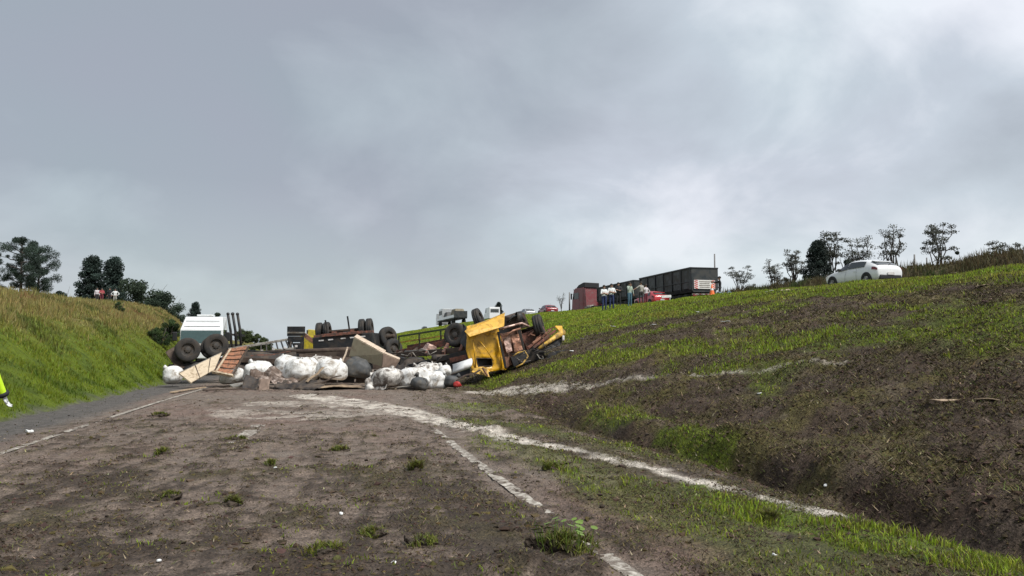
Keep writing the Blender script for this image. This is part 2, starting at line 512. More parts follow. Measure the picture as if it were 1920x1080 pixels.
# ------------------------------------------------------------------ ground colours (what the stuff itself is, not how it is lit)
def seg_dist(x, y, pts):
    """distance to a polyline of (x, y, halfwidth): signed so that < 0 is inside"""
    best = np.full(x.shape, 1e9)
    for (x0, y0, w0), (x1, y1, w1) in zip(pts[:-1], pts[1:]):
        dx, dy = x1 - x0, y1 - y0
        t = np.clip(((x - x0) * dx + (y - y0) * dy) / (dx * dx + dy * dy + 1e-9), 0, 1)
        d = np.hypot(x - x0 - t * dx, y - y0 - t * dy) - (w0 + t * (w1 - w0))
        best = np.minimum(best, d)
    return best
POWDER = [[(-.6, 25.5, .7), (.6, 22.8, .7), (1.84, 19.5, .50), (2.44, 16.35, .28), (3.04, 13.4, .17), (3.75, 11.4, .11), (4.15, 9.6, .09), (4.45, 7.8, .08), (4.62, 6.7, .07)],
          [(-2.6, 20.6, .5), (-1.6, 19.0, .9), (-.5, 18.2, .9), (.6, 19.4, .9)], [(-1.5, 22.5, .8), (.4, 21.6, 1.0)],
          [(5.6, 27.2, .9), (6.4, 24.8, .65), (7.1, 22.4, .35)], [(7.3, 21.8, .22), (8.04, 19.4, .16), (8.86, 16.5, .14), (9.67, 13.2, .10)]]
POWDER_K = [1.0, .45, .50, .75, .55]
GREEN = [  # (points, strength)
    ([(7.4, 29.8, .7), (8.4, 27.6, .9), (9.4, 25.0, .8), (10.2, 21.6, .6), (10.5, 19.3, .4)], .85),
    ([(5.9, 31.5, .7), (6.4, 29.5, .6)], .9), ([(6.2, 17.0, .40), (6.2, 14.9, .45)], .9), ([(6.15, 13.2, .30), (6.0, 11.2, .25)], .8),
    ([(11.1, 18.3, .7), (11.3, 15.2, .9), (11.9, 13.0, 1.0), (11.5, 11.0, .9)], .75), ([(13.2, 15.0, .7), (13.4, 12.2, 1.2)], .8),
    ([(11.5, 30.0, .5), (13.4, 27.0, .6), (15.4, 23.5, .5)], .55), ([(12.0, 36.5, 1.2), (13.5, 34.5, .9), (15.6, 32.5, .7)], .7),
    ([(17.6, 21.0, .7), (18.6, 18.5, 1.0), (18.2, 15.5, 1.1)], .5),
    ([(4.05, 8.3, .16), (3.95, 7.0, .42), (4.35, 5.9, .48), (4.75, 4.8, .5)], 1.0), ([(2.95, 10.4, .12), (3.0, 9.2, .2), (2.9, 8.2, .12)], .6), ([(2.1, 12.2, .1), (2.3, 10.8, .12)], .6),
    ([(2.7, 13.5, .4), (3.2, 10.4, .5), (3.2, 8.6, .5), (3.3, 6.8, .5), (3.5, 5.2, .6)], .38), ([(2.9, 17.0, .4), (3.9, 14.8, .3), (4.5, 12.4, .3), (4.9, 10.6, .2)], .45), ([(3.3, 21.5, .8), (4.4, 18.8, .5)], .4)]
def masks(x, y):
    pw = np.zeros_like(x)
    wob = 0.22 * fbm(x * 1.7, y * 1.1, 61, 4, .6) + 0.10 * fbm(x * 6, y * 5, 62, 3, .6)
    for pts, k in zip(POWDER, POWDER_K):
        d = seg_dist(x, y, pts)
        wmax = max(p[2] for p in pts)
        pw = np.maximum(pw, k * (1 - sstep(-.10, .06 + .12 * wmax, d + wob * min(1.0, .25 + wmax))))
    fan = (1 - sstep(.8, 2.2, x)) * (x < 4); near = sstep(2.6, 3.6, x) * (x < 5.2) * .35
    pw = pw * np.clip(0.78 + near - .22 * fan + (1.3 + .5 * fan) * fbm(x * (2.4 - 1.3 * fan), y * 1.9, 64, 5, .68), 0, 1)
    gr = np.zeros_like(x)
    wob = 0.55 * fbm(x * .9, y * .6, 66, 4, .6) + .18 * fbm(x * 3.5, y * 3, 68, 3)
    for pts, k in GREEN:
        d = seg_dist(x, y, pts)
        wm = max(p[2] for p in pts)
        gr = np.maximum(gr, k * (1 - sstep(-.25 * wm - .05, .35 * wm + .06, d + wob * min(1, .35 + wm * .65))))
    # unbroken turf above the torn strip and beyond it
    gr = np.maximum(gr, (1 - rut_mask(x, y)) * sstep(5.6, 6.6, x) * (1 - sstep(34.0, 36.5, x)))
    # scraps of turf left in the torn strip
    gr = np.maximum(gr, 0.6 * sstep(.22, .55, fbm(x * .38, y * .26, 70, 4, .55) + .10 * fbm(x * 2, y * 2, 72, 2)) * sstep(5.2, 6.4, x))
    band = fbm((x * .96 - y * .28) * .50, (x * .28 + y * .96) * .11, 74, 4, .55) + .12 * fbm(x * 2.2, y * 1.6, 75, 3)
    gr = np.maximum(gr, .60 * sstep(.15, .42, band) * sstep(8.5, 11.5, x) * (x < 27))
    return np.clip(pw, 0, 1), np.clip(gr, 0, 1)
C = lambda *a: np.array(a, float)
MUD, MUD_RED, MUD_DRY = C(.054, .0385, .027), C(.165, .106, .084), C(.172, .132, .104)
ASPH, ASPH_L = C(.170, .138, .112), C(.092, .086, .080)
GRASS, GRASS_DK, OLIVE = C(.150, .205, .017), C(.085, .125, .015), C(.120, .104, .034)
TAN, RUST, POWD = C(.275, .220, .092), C(.190, .105, .050), C(.55, .50, .43)
def mix(a, b, t):
    return a + (b - a) * t[..., None]
def ground_tint(x, y, pw, gr, m):
    one = np.ones(x.shape + (1,))
    n_big = fbm(x * .30, y * .22, 81, 4, .55); n_mid = fbm(x * 1.4, y * .9, 83, 4, .6); n_fine = fbm(x * 6, y * 5, 85, 3, .6)
    # road: asphalt under mud
    road = mix(ASPH * one, MUD_DRY * one, sstep(.000, .012, m))
    road = mix(road, MUD * one, sstep(.016, .046, m + .018 * n_mid + .012 * n_fine))
    red = sstep(-.05, .5, n_big + .3 * n_mid) * .55 * sstep(9, 16, y) * (1 - sstep(0.5, 2.5, x)) + .85 * np.exp(-((x - 2.85 - .05 * (6 - y)) / .5) ** 2) * (1 - sstep(7.5, 9.5, y))
    road = mix(road, MUD_RED * one, np.clip(red, 0, 1) * (1 - sstep(.03, .07, m)))
    road = mix(road, ASPH_L * one, sstep(-5.0, -5.9, x + .25 * n_mid) * .9)
    olive = sstep(.10, .40, fbm(x * .8, y * .55, 88, 4, .6)) * .45 + .55 * sstep(2.3, 3.2, x) * sstep(-.2, .3, n_mid)
    road = mix(road, OLIVE * one * .7, np.clip(olive, 0, 1) * .75 * sstep(.012, .04, m))
    # torn soil on the slope
    soil = mix(MUD * 1.2 * one, MUD_RED * .62 * one, sstep(.05, .55, n_big + .25 * n_fine) * .7)
    soil = mix(soil, OLIVE * one * .9, sstep(-.10, .36, fbm(x * .7, y * .5, 91, 4, .6) + .15 * n_fine) * .75)
    soil = mix(soil, MUD_DRY * one * .75, sstep(.08, .45, n_mid) * .5)
    turf = mix(GRASS * one * .62, GRASS_DK * one * .7, sstep(-.2, .5, n_mid))
    turf = mix(turf, OLIVE * one * 1.4, sstep(.15, .6, n_big) * .4)
    # left bank: green at its foot, straw and rust above
    zz = base_height(x, y) + .7 * n_big + .3 * n_mid
    bank = mix(mix(GRASS * one * .60, GRASS_DK * one * .7, sstep(-.2, .5, n_mid)), TAN * .62 * one, sstep(1.8, 3.2, zz))
    bank = mix(bank, RUST * one, sstep(.15, .45, fbm(x * .25, y * .3, 95, 3)) * sstep(2.4, 3.4, zz) * .8)
    bank = mix(bank, GRASS_DK * one * 1.1, sstep(.12, .4, fbm(x * .3 + 9, y * .25, 97, 3)) * sstep(1.6, 2.6, zz) * .7)
    bank = mix(bank, OLIVE * one, sstep(80, 130, y) * .7)
    t = mix(road, soil, sstep(4.7, 5.5, x + .3 * n_mid))
    t = mix(t, turf, gr * sstep(2.0, 2.8, x))
    t = mix(t, POWD * one, pw)
    t = mix(t, bank, sstep(-6.85, -7.25, x + .3 * n_mid))
    back = mix(C(.070, .058, .030) * one, C(.105, .085, .040) * one, sstep(-.3, .4, n_mid))
    t = mix(t, back, sstep(34.2, 35.5, x))
    up = mix(C(.075, .073, .070) * one, C(.10, .098, .09) * one, sstep(-.3, .3, n_mid))
    t = np.where(((x > 27.0) & (x < 34.0))[..., None], up, t)
    return t

def spaced(a, b, s0, s1):
    """from a to b with step growing from s0 to s1"""
    out = [a]; L = b - a
    while out[-1] < b:
        t = (out[-1] - a) / L
        out.append(out[-1] + s0 + (s1 - s0) * t)
    out = np.array(out); out = a + (out - a) * (L / (out[-1] - a))
    return out
GX = {'left': np.concatenate([spaced(-420, -60, 30, 3)[:-1], spaced(-60, -24, 3, .5)[:-1], spaced(-24, -7.0, .45, .14)]),
      'road': np.concatenate([spaced(-7.0, -5, .12, .07)[:-1], spaced(-5, 5.0, .058, .058)]),
      'slope': np.concatenate([spaced(5.0, 9, .055, .085)[:-1], spaced(9, 20, .085, .17)[:-1], spaced(20, 27.0, .17, .4)]),
      'upper': spaced(27.0, 34.0, .7, .7),
      'hill': np.concatenate([spaced(34.0, 46, .35, .8)[:-1], spaced(46, 420, 1.5, 40)])}
GY = np.concatenate([spaced(-14, 3.6, 1.2, .08)[:-1], spaced(3.6, 12, .050, .085)[:-1], spaced(12, 34, .085, .20)[:-1], spaced(34, 70, .22, .7)[:-1], spaced(70, 160, .8, 4)[:-1], spaced(160, 1300, 5, 90)])
M_SOIL = attr_mat('torn_soil', rough=.88, var=.45, scale=7.0, bump=1.0, bscale=16, bdist=.09, spec=.2, fine=.5, fscale=42)
M_ROADMUD = attr_mat('muddy_asphalt', rough=.76, var=.42, scale=4.5, bump=1.0, bscale=20, bdist=.06, spec=.3, fine=.55, fscale=48)
M_TURF = attr_mat('turf_ground', rough=.9, var=.35, scale=4.0, bump=.8, bscale=9, bdist=.12, spec=.2)
M_ASPH = attr_mat('old_asphalt', rough=.85, var=.25, scale=3.0, bump=.3, bscale=60, bdist=.01, spec=.3)
KEYS = ['left', 'road', 'slope', 'upper', 'hill']
GXA = np.concatenate([GX['left'][:-1], GX['road'][:-1], GX['slope'][:-1], GX['upper'][:-1], GX['hill']])
_X, _Y = np.meshgrid(GXA, GY)
_f = lambda fn: fn(_X.ravel(), _Y.ravel())
FZ = _f(height).reshape(_X.shape) - sstep(500, 1300, _Y) * 14
_pw, _gr = _f(masks)
FPW, FGR = _pw.reshape(_X.shape), _gr.reshape(_X.shape)
FMUD = _f(road_mud).reshape(_X.shape)
FT = ground_tint(_X.ravel(), _Y.ravel(), _pw, _gr, FMUD.ravel()).reshape(_X.shape + (3,))
def look(x, y, *fields):
    """read the ground fields at any spot, between the points of the ground mesh"""
    i = np.clip(np.searchsorted(GXA, x) - 1, 0, len(GXA) - 2); j = np.clip(np.searchsorted(GY, y) - 1, 0, len(GY) - 2)
    u = (x - GXA[i]) / (GXA[i + 1] - GXA[i]); v = (y - GY[j]) / (GY[j + 1] - GY[j])
    out = [(F[j, i] * (1 - u) + F[j, i + 1] * u) * (1 - v) + (F[j + 1, i] * (1 - u) + F[j + 1, i + 1] * u) * v for F in fields]
    return out[0] if len(out) == 1 else out
def ground_piece(name, key, material):
    i0 = int(np.argmin(np.abs(GXA - GX[key][0]))); i1 = int(np.argmin(np.abs(GXA - GX[key][-1])))
    sl = slice(i0, i1 + 1)
    X = _X[:, sl]; nx, ny = X.shape[1], X.shape[0]
    V = np.stack([X, _Y[:, sl], FZ[:, sl]], -1).reshape(-1, 3)
    i = (np.arange(ny - 1)[:, None] * nx + np.arange(nx - 1)[None]).ravel()
    F = np.stack([i, i + 1, i + nx + 1, i + nx], 1)
    o = np_mesh(name, V, F, material, FT[:, sl].reshape(-1, 3), True, 4)
    return tag(o, kind='structure')
ground_piece('road', 'road', M_ROADMUD)
ground_piece('right_slope', 'slope', M_SOIL)
ground_piece('left_bank', 'left', M_TURF)
ground_piece('upper_road', 'upper', M_ASPH)
ground_piece('hill', 'hill', M_TURF)

# ------------------------------------------------------------------ painted road markings: thin sheets on the asphalt, mud lies over them
def marking(name, pts, w, label):
    m = MB()
    rows = []
    for (x0, y0), (x1, y1) in zip(pts[:-1], pts[1:]):
        n = max(2, int((y1 - y0) / .12))
        for k in range(n):
            t = k / n
            rows.append((x0 + (x1 - x0) * t, y0 + (y1 - y0) * t))
    rows.append(pts[-1])
    G = []
    for x, y in rows:
        e0 = .22 * w * float(fbm(np.array([y * 5.0]), np.array([x]), 5, 3, .7)[0]); e1 = .22 * w * float(fbm(np.array([y * 5.0]), np.array([x + 9]), 6, 3, .7)[0])
        xs = [x - w / 2 + e0, x - w / 6, x + w / 6, x + w / 2 + e1]
        G.append([(q, y, float(base_height(np.array([q]), np.array([y]))[0]) + MARK_Z) for q in xs])
    m.grid(G)
    o = m.build(name, M_PAINT, recalc=False, smooth=True)
    return tag(o, label, 'road marking')
MARK_Z = 0.0215
M_PAINT = mat('worn_road_paint', (.50, .47, .41), .8, var=.2, scale=14, bump=.3, bscale=60, dirt=(.12, .095, .075), dirt_amt=.56, dirt_scale=9)
marking('edge_line', [(-4.80, 7.0), (-4.84, 17.0), (-4.82, 24.0), (-4.6, 33.0)], .13, 'thin muddy white edge line on the left side of the road')
marking('edge_line', [(2.15, 3.5), (2.1, 6.0), (2.05, 8.0), (2.0, 11.0), (1.98, 15.2)], .145, 'cracked white edge line on the right running into the mud in front')
marking('centre_dash', [(-1.50, 13.3), (-1.36, 16.4)], .26, 'short smeared white dash in the middle of the muddy road')

# ------------------------------------------------------------------ grass, straw, clods: uncountable stuff
def blades(name, P, h, w, lean, tint, material, label, cat, segs=1, az=None):
    n = len(P)
    az = RNG.uniform(0, 2 * math.pi, n) if az is None else az
    la = RNG.uniform(0, 2 * math.pi, n)
    side = np.stack([np.cos(az), np.sin(az), np.zeros(n)], 1) * (w / 2)[:, None]
    ld = np.stack([np.cos(la), np.sin(la), np.zeros(n)], 1) * (lean * h)[:, None]
    up = np.stack([np.zeros(n), np.zeros(n), h * np.sqrt(np.clip(1 - (lean * .8) ** 2, .05, 1))], 1)
    if segs == 1:
        V = np.concatenate([(P - side)[:, None], (P + side)[:, None], (P + up + ld)[:, None]], 1).reshape(-1, 3)
        F = np.arange(3 * n).reshape(-1, 3); k = 3
    else:
        mid = P + up * .62 + ld * .35
        V = np.concatenate([(P - side)[:, None], (P + side)[:, None], (mid + side * .7)[:, None], (mid - side * .7)[:, None], (P + up + ld)[:, None]], 1).reshape(-1, 3)
        b = np.arange(n)[:, None] * 5
        F = np.concatenate([b + np.array([[0, 1, 2]]), b + np.array([[0, 2, 3]]), b + np.array([[3, 2, 4]])], 0); k = 5
    T = np.repeat(tint, k, 0)
    o = np_mesh(name, V, F, material, T)
    return tag(o, label, cat, kind='stuff')
M_BLADE = attr_mat('grass_blades', rough=.6, var=0, transl=.35, spec=.25)
M_STRAW = attr_mat('dead_straw', rough=.8, var=0, transl=.1, spec=.2)
def sample(n, xr, yr, ypow=2.0):
    """random ground points, thinned with distance"""
    u = RNG.random(n)
    a, b = yr
    y = (a ** (1 - ypow) + u * (b ** (1 - ypow) - a ** (1 - ypow))) ** (1 / (1 - ypow)) if ypow != 1 else a * (b / a) ** u
    x = RNG.uniform(xr[0], xr[1], n)
    return x, y
def in_view(x, y, pad=.10):
    a = x / np.maximum(y, .01)
    return (a > -.37 - pad) & (a < 1.06 + pad)
def jit(t, n, s=.35):
    return t * (1 + RNG.uniform(-s, s, (n, 1))) * (1 + RNG.uniform(-.12, .12, (n, 3)))

def turf_right():
    # in the near verge and patches (fine curved blades)
    x, y = sample(560000, (-4.6, 16), (3.8, 30), 1.3)
    k = in_view(x, y); x, y = x[k], y[k]
    g, pw = look(x, y, FGR, FPW); g = g * (1 - .9 * pw)
    stray = .30 * sstep(.20, .50, fbm(x * 1.5, y * 1.1, 120, 4, .6)) * (1 - sstep(9, 17, y)) * (x < 2.4)
    g = np.where(x < 2.4, np.maximum(g * sstep(2.0, 2.4, x), stray), g)
    patchy = np.clip(.62 + 1.5 * fbm(x * 1.6, y * 1.3, 103, 3, .6), .04, 1)
    k = (RNG.random(len(x)) < np.where(x < 2.4, g ** 1.2, g ** 1.5) * patchy) & (RNG.random(len(x)) < np.where(y > 14, .75, 1))
    x, y, g = x[k], y[k], g[k]
    d = np.hypot(x, y); n = len(x)
    P = np.stack([x, y, look(x, y, FZ) - .01], 1)
    h = RNG.uniform(.025, .12, n) * (.4 + .6 * g) * np.clip(.8 + fbm(x * 2.2, y * 2.0, 106, 2), .4, 1.5); w = .005 + .0011 * d
    t = mix(GRASS * np.ones((n, 1)) * 1.45, C(.25, .27, .04) * np.ones((n, 1)), RNG.random(n) ** 2)
    t = mix(t, C(.12, .10, .045) * np.ones((n, 1)), (RNG.random(n) < .30) * .9)
    blades('verge_grass', P, h, w, RNG.uniform(.1, .8, n), jit(t, n), M_BLADE, 'bright green turf left in patches on the muddy right slope', 'grass', 2)
    # far: the unbroken turf along the crest
    x, y = sample(330000, (6, 27), (16, 230), 1.2)
    k = in_view(x, y); x, y = x[k], y[k]
    g = look(x, y, FGR)
    k = (RNG.random(len(x)) < g ** 1.3 * np.clip(.75 + 1.0 * fbm(x * .7, y * .5, 104, 3, .6), .15, 1)); x, y, g = x[k], y[k], g[k]
    d = np.hypot(x, y); n = len(x)
    P = np.stack([x, y, look(x, y, FZ) - .02], 1)
    h = RNG.uniform(.05, .16, n); w = .010 + .0014 * d
    t = mix(GRASS * np.ones((n, 1)) * 1.5, C(.29, .295, .045) * np.ones((n, 1)), sstep(-.1, .5, fbm(x * .5, y * .3, 101, 3) + RNG.normal(0, .15, n)))
    t = mix(t, C(.13, .105, .045) * np.ones((n, 1)), (RNG.random(n) < np.where(y < 40, .30, .10)) * .9)
    blades('slope_grass', P, h, w, RNG.uniform(.1, .7, n), jit(t, n), M_BLADE, 'short bright green grass along the top of the slope', 'grass', 1)
turf_right()
def grass_left():
    x, y = sample(430000, (-34, -6.9), (15, 150), 1.1)
    a = x / y; k = (a > -.50) & (a < -.04); x, y = x[k], y[k]
    n_big = fbm(x * .30, y * .22, 81, 4, .55); n_mid = fbm(x * 1.4, y * .9, 83, 4, .6)
    edge = RNG.random(len(x)) < sstep(-6.9, -7.4, x + .35 * n_mid)
    x, y, n_big, n_mid = x[edge], y[edge], n_big[edge], n_mid[edge]
    n = len(x); one = np.ones((n, 1))
    z = look(x, y, FZ); zz = base_height(x, y) + .7 * n_big + .3 * n_mid + RNG.normal(0, .25, n)
    d = np.hypot(x, y)
    dry = sstep(1.7, 3.1, zz)
    t = mix(C(.150, .200, .015) * one, C(.075, .120, .014) * one, sstep(-.2, .5, n_mid))
    t = mix(t, C(.24, .25, .04) * one, sstep(.4, 1.4, zz) * .75 * RNG.random(n))
    t = mix(t, TAN * one * 1.15, dry * (.55 + .45 * RNG.random(n)))
    t = mix(t, RUST * one * 1.2, sstep(.12, .42, fbm(x * .25, y * .3, 95, 3)) * sstep(2.4, 3.4, zz) * .8)
    t = mix(t, C(.07, .10, .02) * one, sstep(.10, .36, fbm(x * .3 + 9, y * .25, 97, 3)) * sstep(1.6, 2.6, zz) * .8)
    clump = np.clip(.75 + 1.1 * fbm(x * .8, y * .6, 99, 3), .3, 1.7)
    h = RNG.uniform(.09, .20, n) * (1 + 1.5 * dry) * clump; w = .014 + .0011 * d
    blades('bank_grass', np.stack([x, y, z - .03], 1), h, w, RNG.uniform(.1, .65, n), jit(t, n, .3), M_BLADE, 'tall grass on the left bank, green below and straw coloured above', 'grass', 1)
grass_left()
def grass_back():
    x, y = sample(60000, (34.2, 50), (24, 110), 1.1)
    k = in_view(x, y); x, y = x[k], y[k]; n = len(x)
    d = np.hypot(x, y)
    t = mix(C(.075, .062, .030) * np.ones((n, 1)), C(.13, .105, .05) * np.ones((n, 1)), RNG.random(n) ** 1.5)
    t = mix(t, C(.055, .075, .022) * np.ones((n, 1)), sstep(.1, .4, fbm(x * .3, y * .25, 105, 3)))
    blades('ridge_grass', np.stack([x, y, look(x, y, FZ) - .03], 1), RNG.uniform(.25, .75, n) * np.clip(.8 + fbm(x * .5, y * .4, 107, 3), .3, 1.6), .02 + .0012 * d, RNG.uniform(.1, .5, n), jit(t, n), M_BLADE,
           'brown rank grass on the ridge behind the upper road', 'grass', 1)
grass_back()
def straw():
    x, y = sample(1000000, (-7.0, 23.5), (3.7, 44), 1.15)
    k = in_view(x, y); x, y = x[k], y[k]
    pw, g, mud = look(x, y, FPW, FGR, FMUD)
    dens = np.where(x > 4.9, .95, .55 * sstep(.018, .050, mud) + .05 + .6 * sstep(2.2, 3.0, x)) * (1 - sstep(20.5, 23.5, x))
    dens = dens * np.clip(.55 + 1.2 * fbm(x * .9, y * .6, 111, 3, .6), .08, 1) * np.where(x < 4.9, 1 - .7 * sstep(15, 24, y), 1)
    k = RNG.random(len(x)) < dens * (1 - .85 * pw)
    x, y = x[k], y[k]; n = len(x); one = np.ones((n, 1)); d = np.hypot(x, y)
    r = RNG.random(n)
    t = np.where(r[:, None] < .46, C(.054, .040, .027) * one, np.where(r[:, None] < .80, C(.118, .098, .042) * one, np.where(r[:, None] < .955, C(.085, .100, .024) * one, C(.30, .25, .16) * one)))
    on_slope = sstep(4.8, 5.6, x)
    h = RNG.uniform(.012, .050, n) * (1 + .9 * on_slope); w = (.003 + .0009 * d) * RNG.uniform(.6, 1.6, n)
    blades('dead_straw', np.stack([x, y, look(x, y, FZ) + .001], 1), h, w, RNG.uniform(.75, 1.22, n), jit(t, n, .4), M_STRAW, 'torn roots and dead grass strewn through the mud', 'straw', 1)
straw()
def clods():
    ico = np.array([(0, 0, 1), (.894, 0, .447), (.276, .851, .447), (-.724, .526, .447), (-.724, -.526, .447), (.276, -.851, .447), (.724, .526, -.447), (-.276, .851, -.447), (-.894, 0, -.447), (-.276, -.851, -.447), (.724, -.526, -.447), (0, 0, -1)])
    icof = np.array([(0, 1, 2), (0, 2, 3), (0, 3, 4), (0, 4, 5), (0, 5, 1), (1, 6, 2), (2, 7, 3), (3, 8, 4), (4, 9, 5), (5, 10, 1), (6, 7, 2), (7, 8, 3), (8, 9, 4), (9, 10, 5), (10, 6, 1), (11, 7, 6), (11, 8, 7), (11, 9, 8), (11, 10, 9), (11, 6, 10)])
    octa = np.array([(0, 0, 1), (1, 0, 0), (0, 1, 0), (-1, 0, 0), (0, -1, 0), (0, 0, -1)]) * 1.0
    octf = np.array([(0, 1, 2), (0, 2, 3), (0, 3, 4), (0, 4, 1), (5, 2, 1), (5, 3, 2), (5, 4, 3), (5, 1, 4)])
    for nm, N, lo, hi, med, base, faces, lab in (('mud_clods', 44000, .008, .042, .013, ico, icof, 'loose dark clods of earth over the road and slope'), ('mud_crumbs', 180000, .004, .016, .0075, octa, octf, 'fine dark crumbs of soil scattered over the road and slope')):
        x, y = sample(N, (-6.6, 21), (3.7, 40 if nm == 'mud_clods' else 26), 1.15)
        k = in_view(x, y); x, y = x[k], y[k]
        pw, g, mud = look(x, y, FPW, FGR, FMUD)
        dens = np.where(x > 4.9, .7 * (1 - sstep(19, 21, x)), np.clip((mud - .012) / .035, .03, .95) * np.clip(.5 + 1.6 * fbm(x * 1.1, y * .8, 113, 3), .05, 1))
        k = RNG.random(len(x)) < dens * (1 - .7 * pw) * (1 - .6 * g)
        x, y = x[k], y[k]; n = len(x); nv = len(base)
        s = np.clip(RNG.lognormal(math.log(med), .55, n) * np.where(x > 4.9, 1.35, 1.0) * (1 + .012 * np.hypot(x, y)), lo, hi)
        P = np.stack([x, y, look(x, y, FZ) + s * .1], 1)
        V = base[None] * RNG.uniform(.35, 1.35, (n, nv, 1)) * s[:, None, None] * np.stack([RNG.uniform(.7, 1.5, n), RNG.uniform(.7, 1.5, n), RNG.uniform(.5, .9, n)], 1)[:, None]
        V = (V + P[:, None]).reshape(-1, 3)
        F = (faces[None] + (np.arange(n) * nv)[:, None, None]).reshape(-1, 3)
        t = MUD * .85 * np.ones((n, 1))
        t = mix(t, MUD_RED * np.ones((n, 1)) * .6, RNG.random(n) ** 2 * .8)
        t = mix(t, OLIVE * np.ones((n, 1)) * .7, (RNG.random(n) < .3) * .7)
        o = np_mesh(nm, V, F, M_CLOD, np.repeat(jit(t, n, .35), nv, 0), False)
        tag(o, lab, 'mud', kind='stuff')
M_CLOD = attr_mat('clod_soil', rough=.92, var=.35, scale=40, bump=.6, bscale=120, bdist=.01, spec=.2)
clods()
# ------------------------------------------------------------------ materials for the wreck
EARTH = (.075, .058, .043)
M_TYRE = mat('tyre_rubber', (.022, .022, .022), .85, var=.3, bump=.4, bscale=30, dirt=(.050, .042, .034), dirt_amt=.40, dirt_scale=3)
M_TYRE_MUD = mat('muddy_tyre', (.024, .023, .022), .9, var=.3, bump=.5, bscale=30, dirt=(.045, .037, .030), dirt_amt=.50, dirt_scale=3)
M_RIM = mat('dirty_steel_rim', (.07, .066, .062), .6, .5, var=.3, dirt=EARTH, dirt_amt=.5, dirt_scale=5)
M_BLACKST = mat('black_steel', (.016, .017, .019), .55, .2, var=.3, dirt=(.06, .048, .038), dirt_amt=.36, bump=.2)
M_DARKRUST = mat('dark_rusty_steel', (.050, .032, .024), .8, .2, var=.45, scale=9, bump=.4, dirt=(.095, .07, .052), dirt_amt=.5)
M_RUST = mat('red_primer_steel', (.23, .085, .055), .75, .1, var=.4, scale=7, bump=.3, dirt=(.07, .05, .04), dirt_amt=.5, dirt_scale=4)
M_COPPER = mat('bare_brown_sheet', (.33, .165, .105), .5, .35, var=.35, scale=5, bump=.3, dirt=(.07, .05, .04), dirt_amt=.42, dirt_scale=4)
M_PINKPL = mat('scraped_pinkish_plate', (.62, .43, .36), .45, .4, var=.3, scale=6, dirt=(.15, .09, .07), dirt_amt=.45, dirt_scale=5)
M_YELLOW = mat('yellow_cab_paint', (.64, .345, .010), .45, var=.14, scale=3, bump=.2, bscale=9, dirt=(.24, .14, .035), dirt_amt=.34, dirt_scale=3, coat=.2)
M_YELLOWM = mat('muddy_yellow_paint', (.62, .38, .06), .55, var=.2, scale=4, bump=.2, dirt=(.16, .11, .05), dirt_amt=.45, dirt_scale=5)
M_YMACH = mat('machine_yellow', (.50, .40, .02), .5, var=.2, dirt=(.2, .16, .06), dirt_amt=.35)
M_TANP = mat('tan_laminate', (.56, .46, .33), .6, var=.12, scale=4, bump=.1, dirt=(.25, .18, .11), dirt_amt=.35, dirt_scale=4)
M_ORANGE = mat('orange_brown_board', (.42, .18, .095), .7, var=.3, scale=6, bump=.3, dirt=(.12, .075, .05), dirt_amt=.45, dirt_scale=6)
M_BEIGE = mat('olive_beige_panel', (.19, .165, .11), .65, var=.15, scale=3, bump=.15, dirt=(.14, .105, .07), dirt_amt=.35, dirt_scale=3)
M_BEIGEL = mat('pale_panel_edge', (.58, .47, .36), .65, var=.2, scale=6, dirt=(.25, .18, .13), dirt_amt=.35, dirt_scale=6)
M_PINKB = mat('pinkish_panel_end', (.21, .15, .115), .65, var=.2, scale=4, dirt=(.14, .1, .075), dirt_amt=.4)
M_GREYST = mat('grey_galvanised', (.30, .29, .26), .5, .4, var=.25, dirt=(.14, .11, .085), dirt_amt=.45, dirt_scale=4)
M_PLY = mat('muddy_plywood', (.40, .30, .20), .75, var=.25, scale=5, bump=.3, dirt=(.16, .115, .08), dirt_amt=.45, dirt_scale=3)
M_BAG = mat('white_woven_sack', (.68, .68, .66), .7, var=.12, scale=5, bump=1.0, bscale=8, dirt=(.26, .22, .175), dirt_amt=.36, dirt_scale=4)
M_BAGD = mat('mud_stained_sack', (.66, .64, .60), .8, var=.2, scale=6, bump=.7, bscale=8, dirt=(.075, .055, .042), dirt_amt=.50, dirt_scale=3.5)
M_BAGG = mat('dark_grey_sack', (.055, .058, .060), .65, var=.3, scale=5, bump=.5, bscale=7, dirt=(.11, .10, .085), dirt_amt=.36, dirt_scale=3)
M_TARP = mat('muddy_brown_tarp', (.10, .068, .050), .75, var=.4, scale=6, bump=.7, bscale=8, dirt=(.40, .33, .29), dirt_amt=.36, dirt_scale=4)
M_TARPD = mat('black_rubber_sheet', (.030, .024, .021), .7, var=.3, bump=.5, bscale=9, dirt=(.09, .068, .05), dirt_amt=.4)
M_WHITEP = mat('dirty_white_plastic', (.66, .67, .66), .5, var=.1, scale=4, dirt=(.36, .33, .29), dirt_amt=.32, dirt_scale=3)
M_WPAINT = mat('white_truck_paint', (.72, .74, .74), .3, var=.06, scale=3, dirt=(.45, .43, .39), dirt_amt=.2, coat=.3)
M_GLASS = mat('dark_green_glass', (.030, .050, .048), .08, var=.1, spec=.8)
M_REFL = mat('white_reflector_tape', (.62, .60, .58), .4, var=.2, dirt=(.2, .16, .13), dirt_amt=.35)
M_RED = mat('red_plastic', (.42, .03, .025), .5, var=.2, dirt=EARTH, dirt_amt=.3)

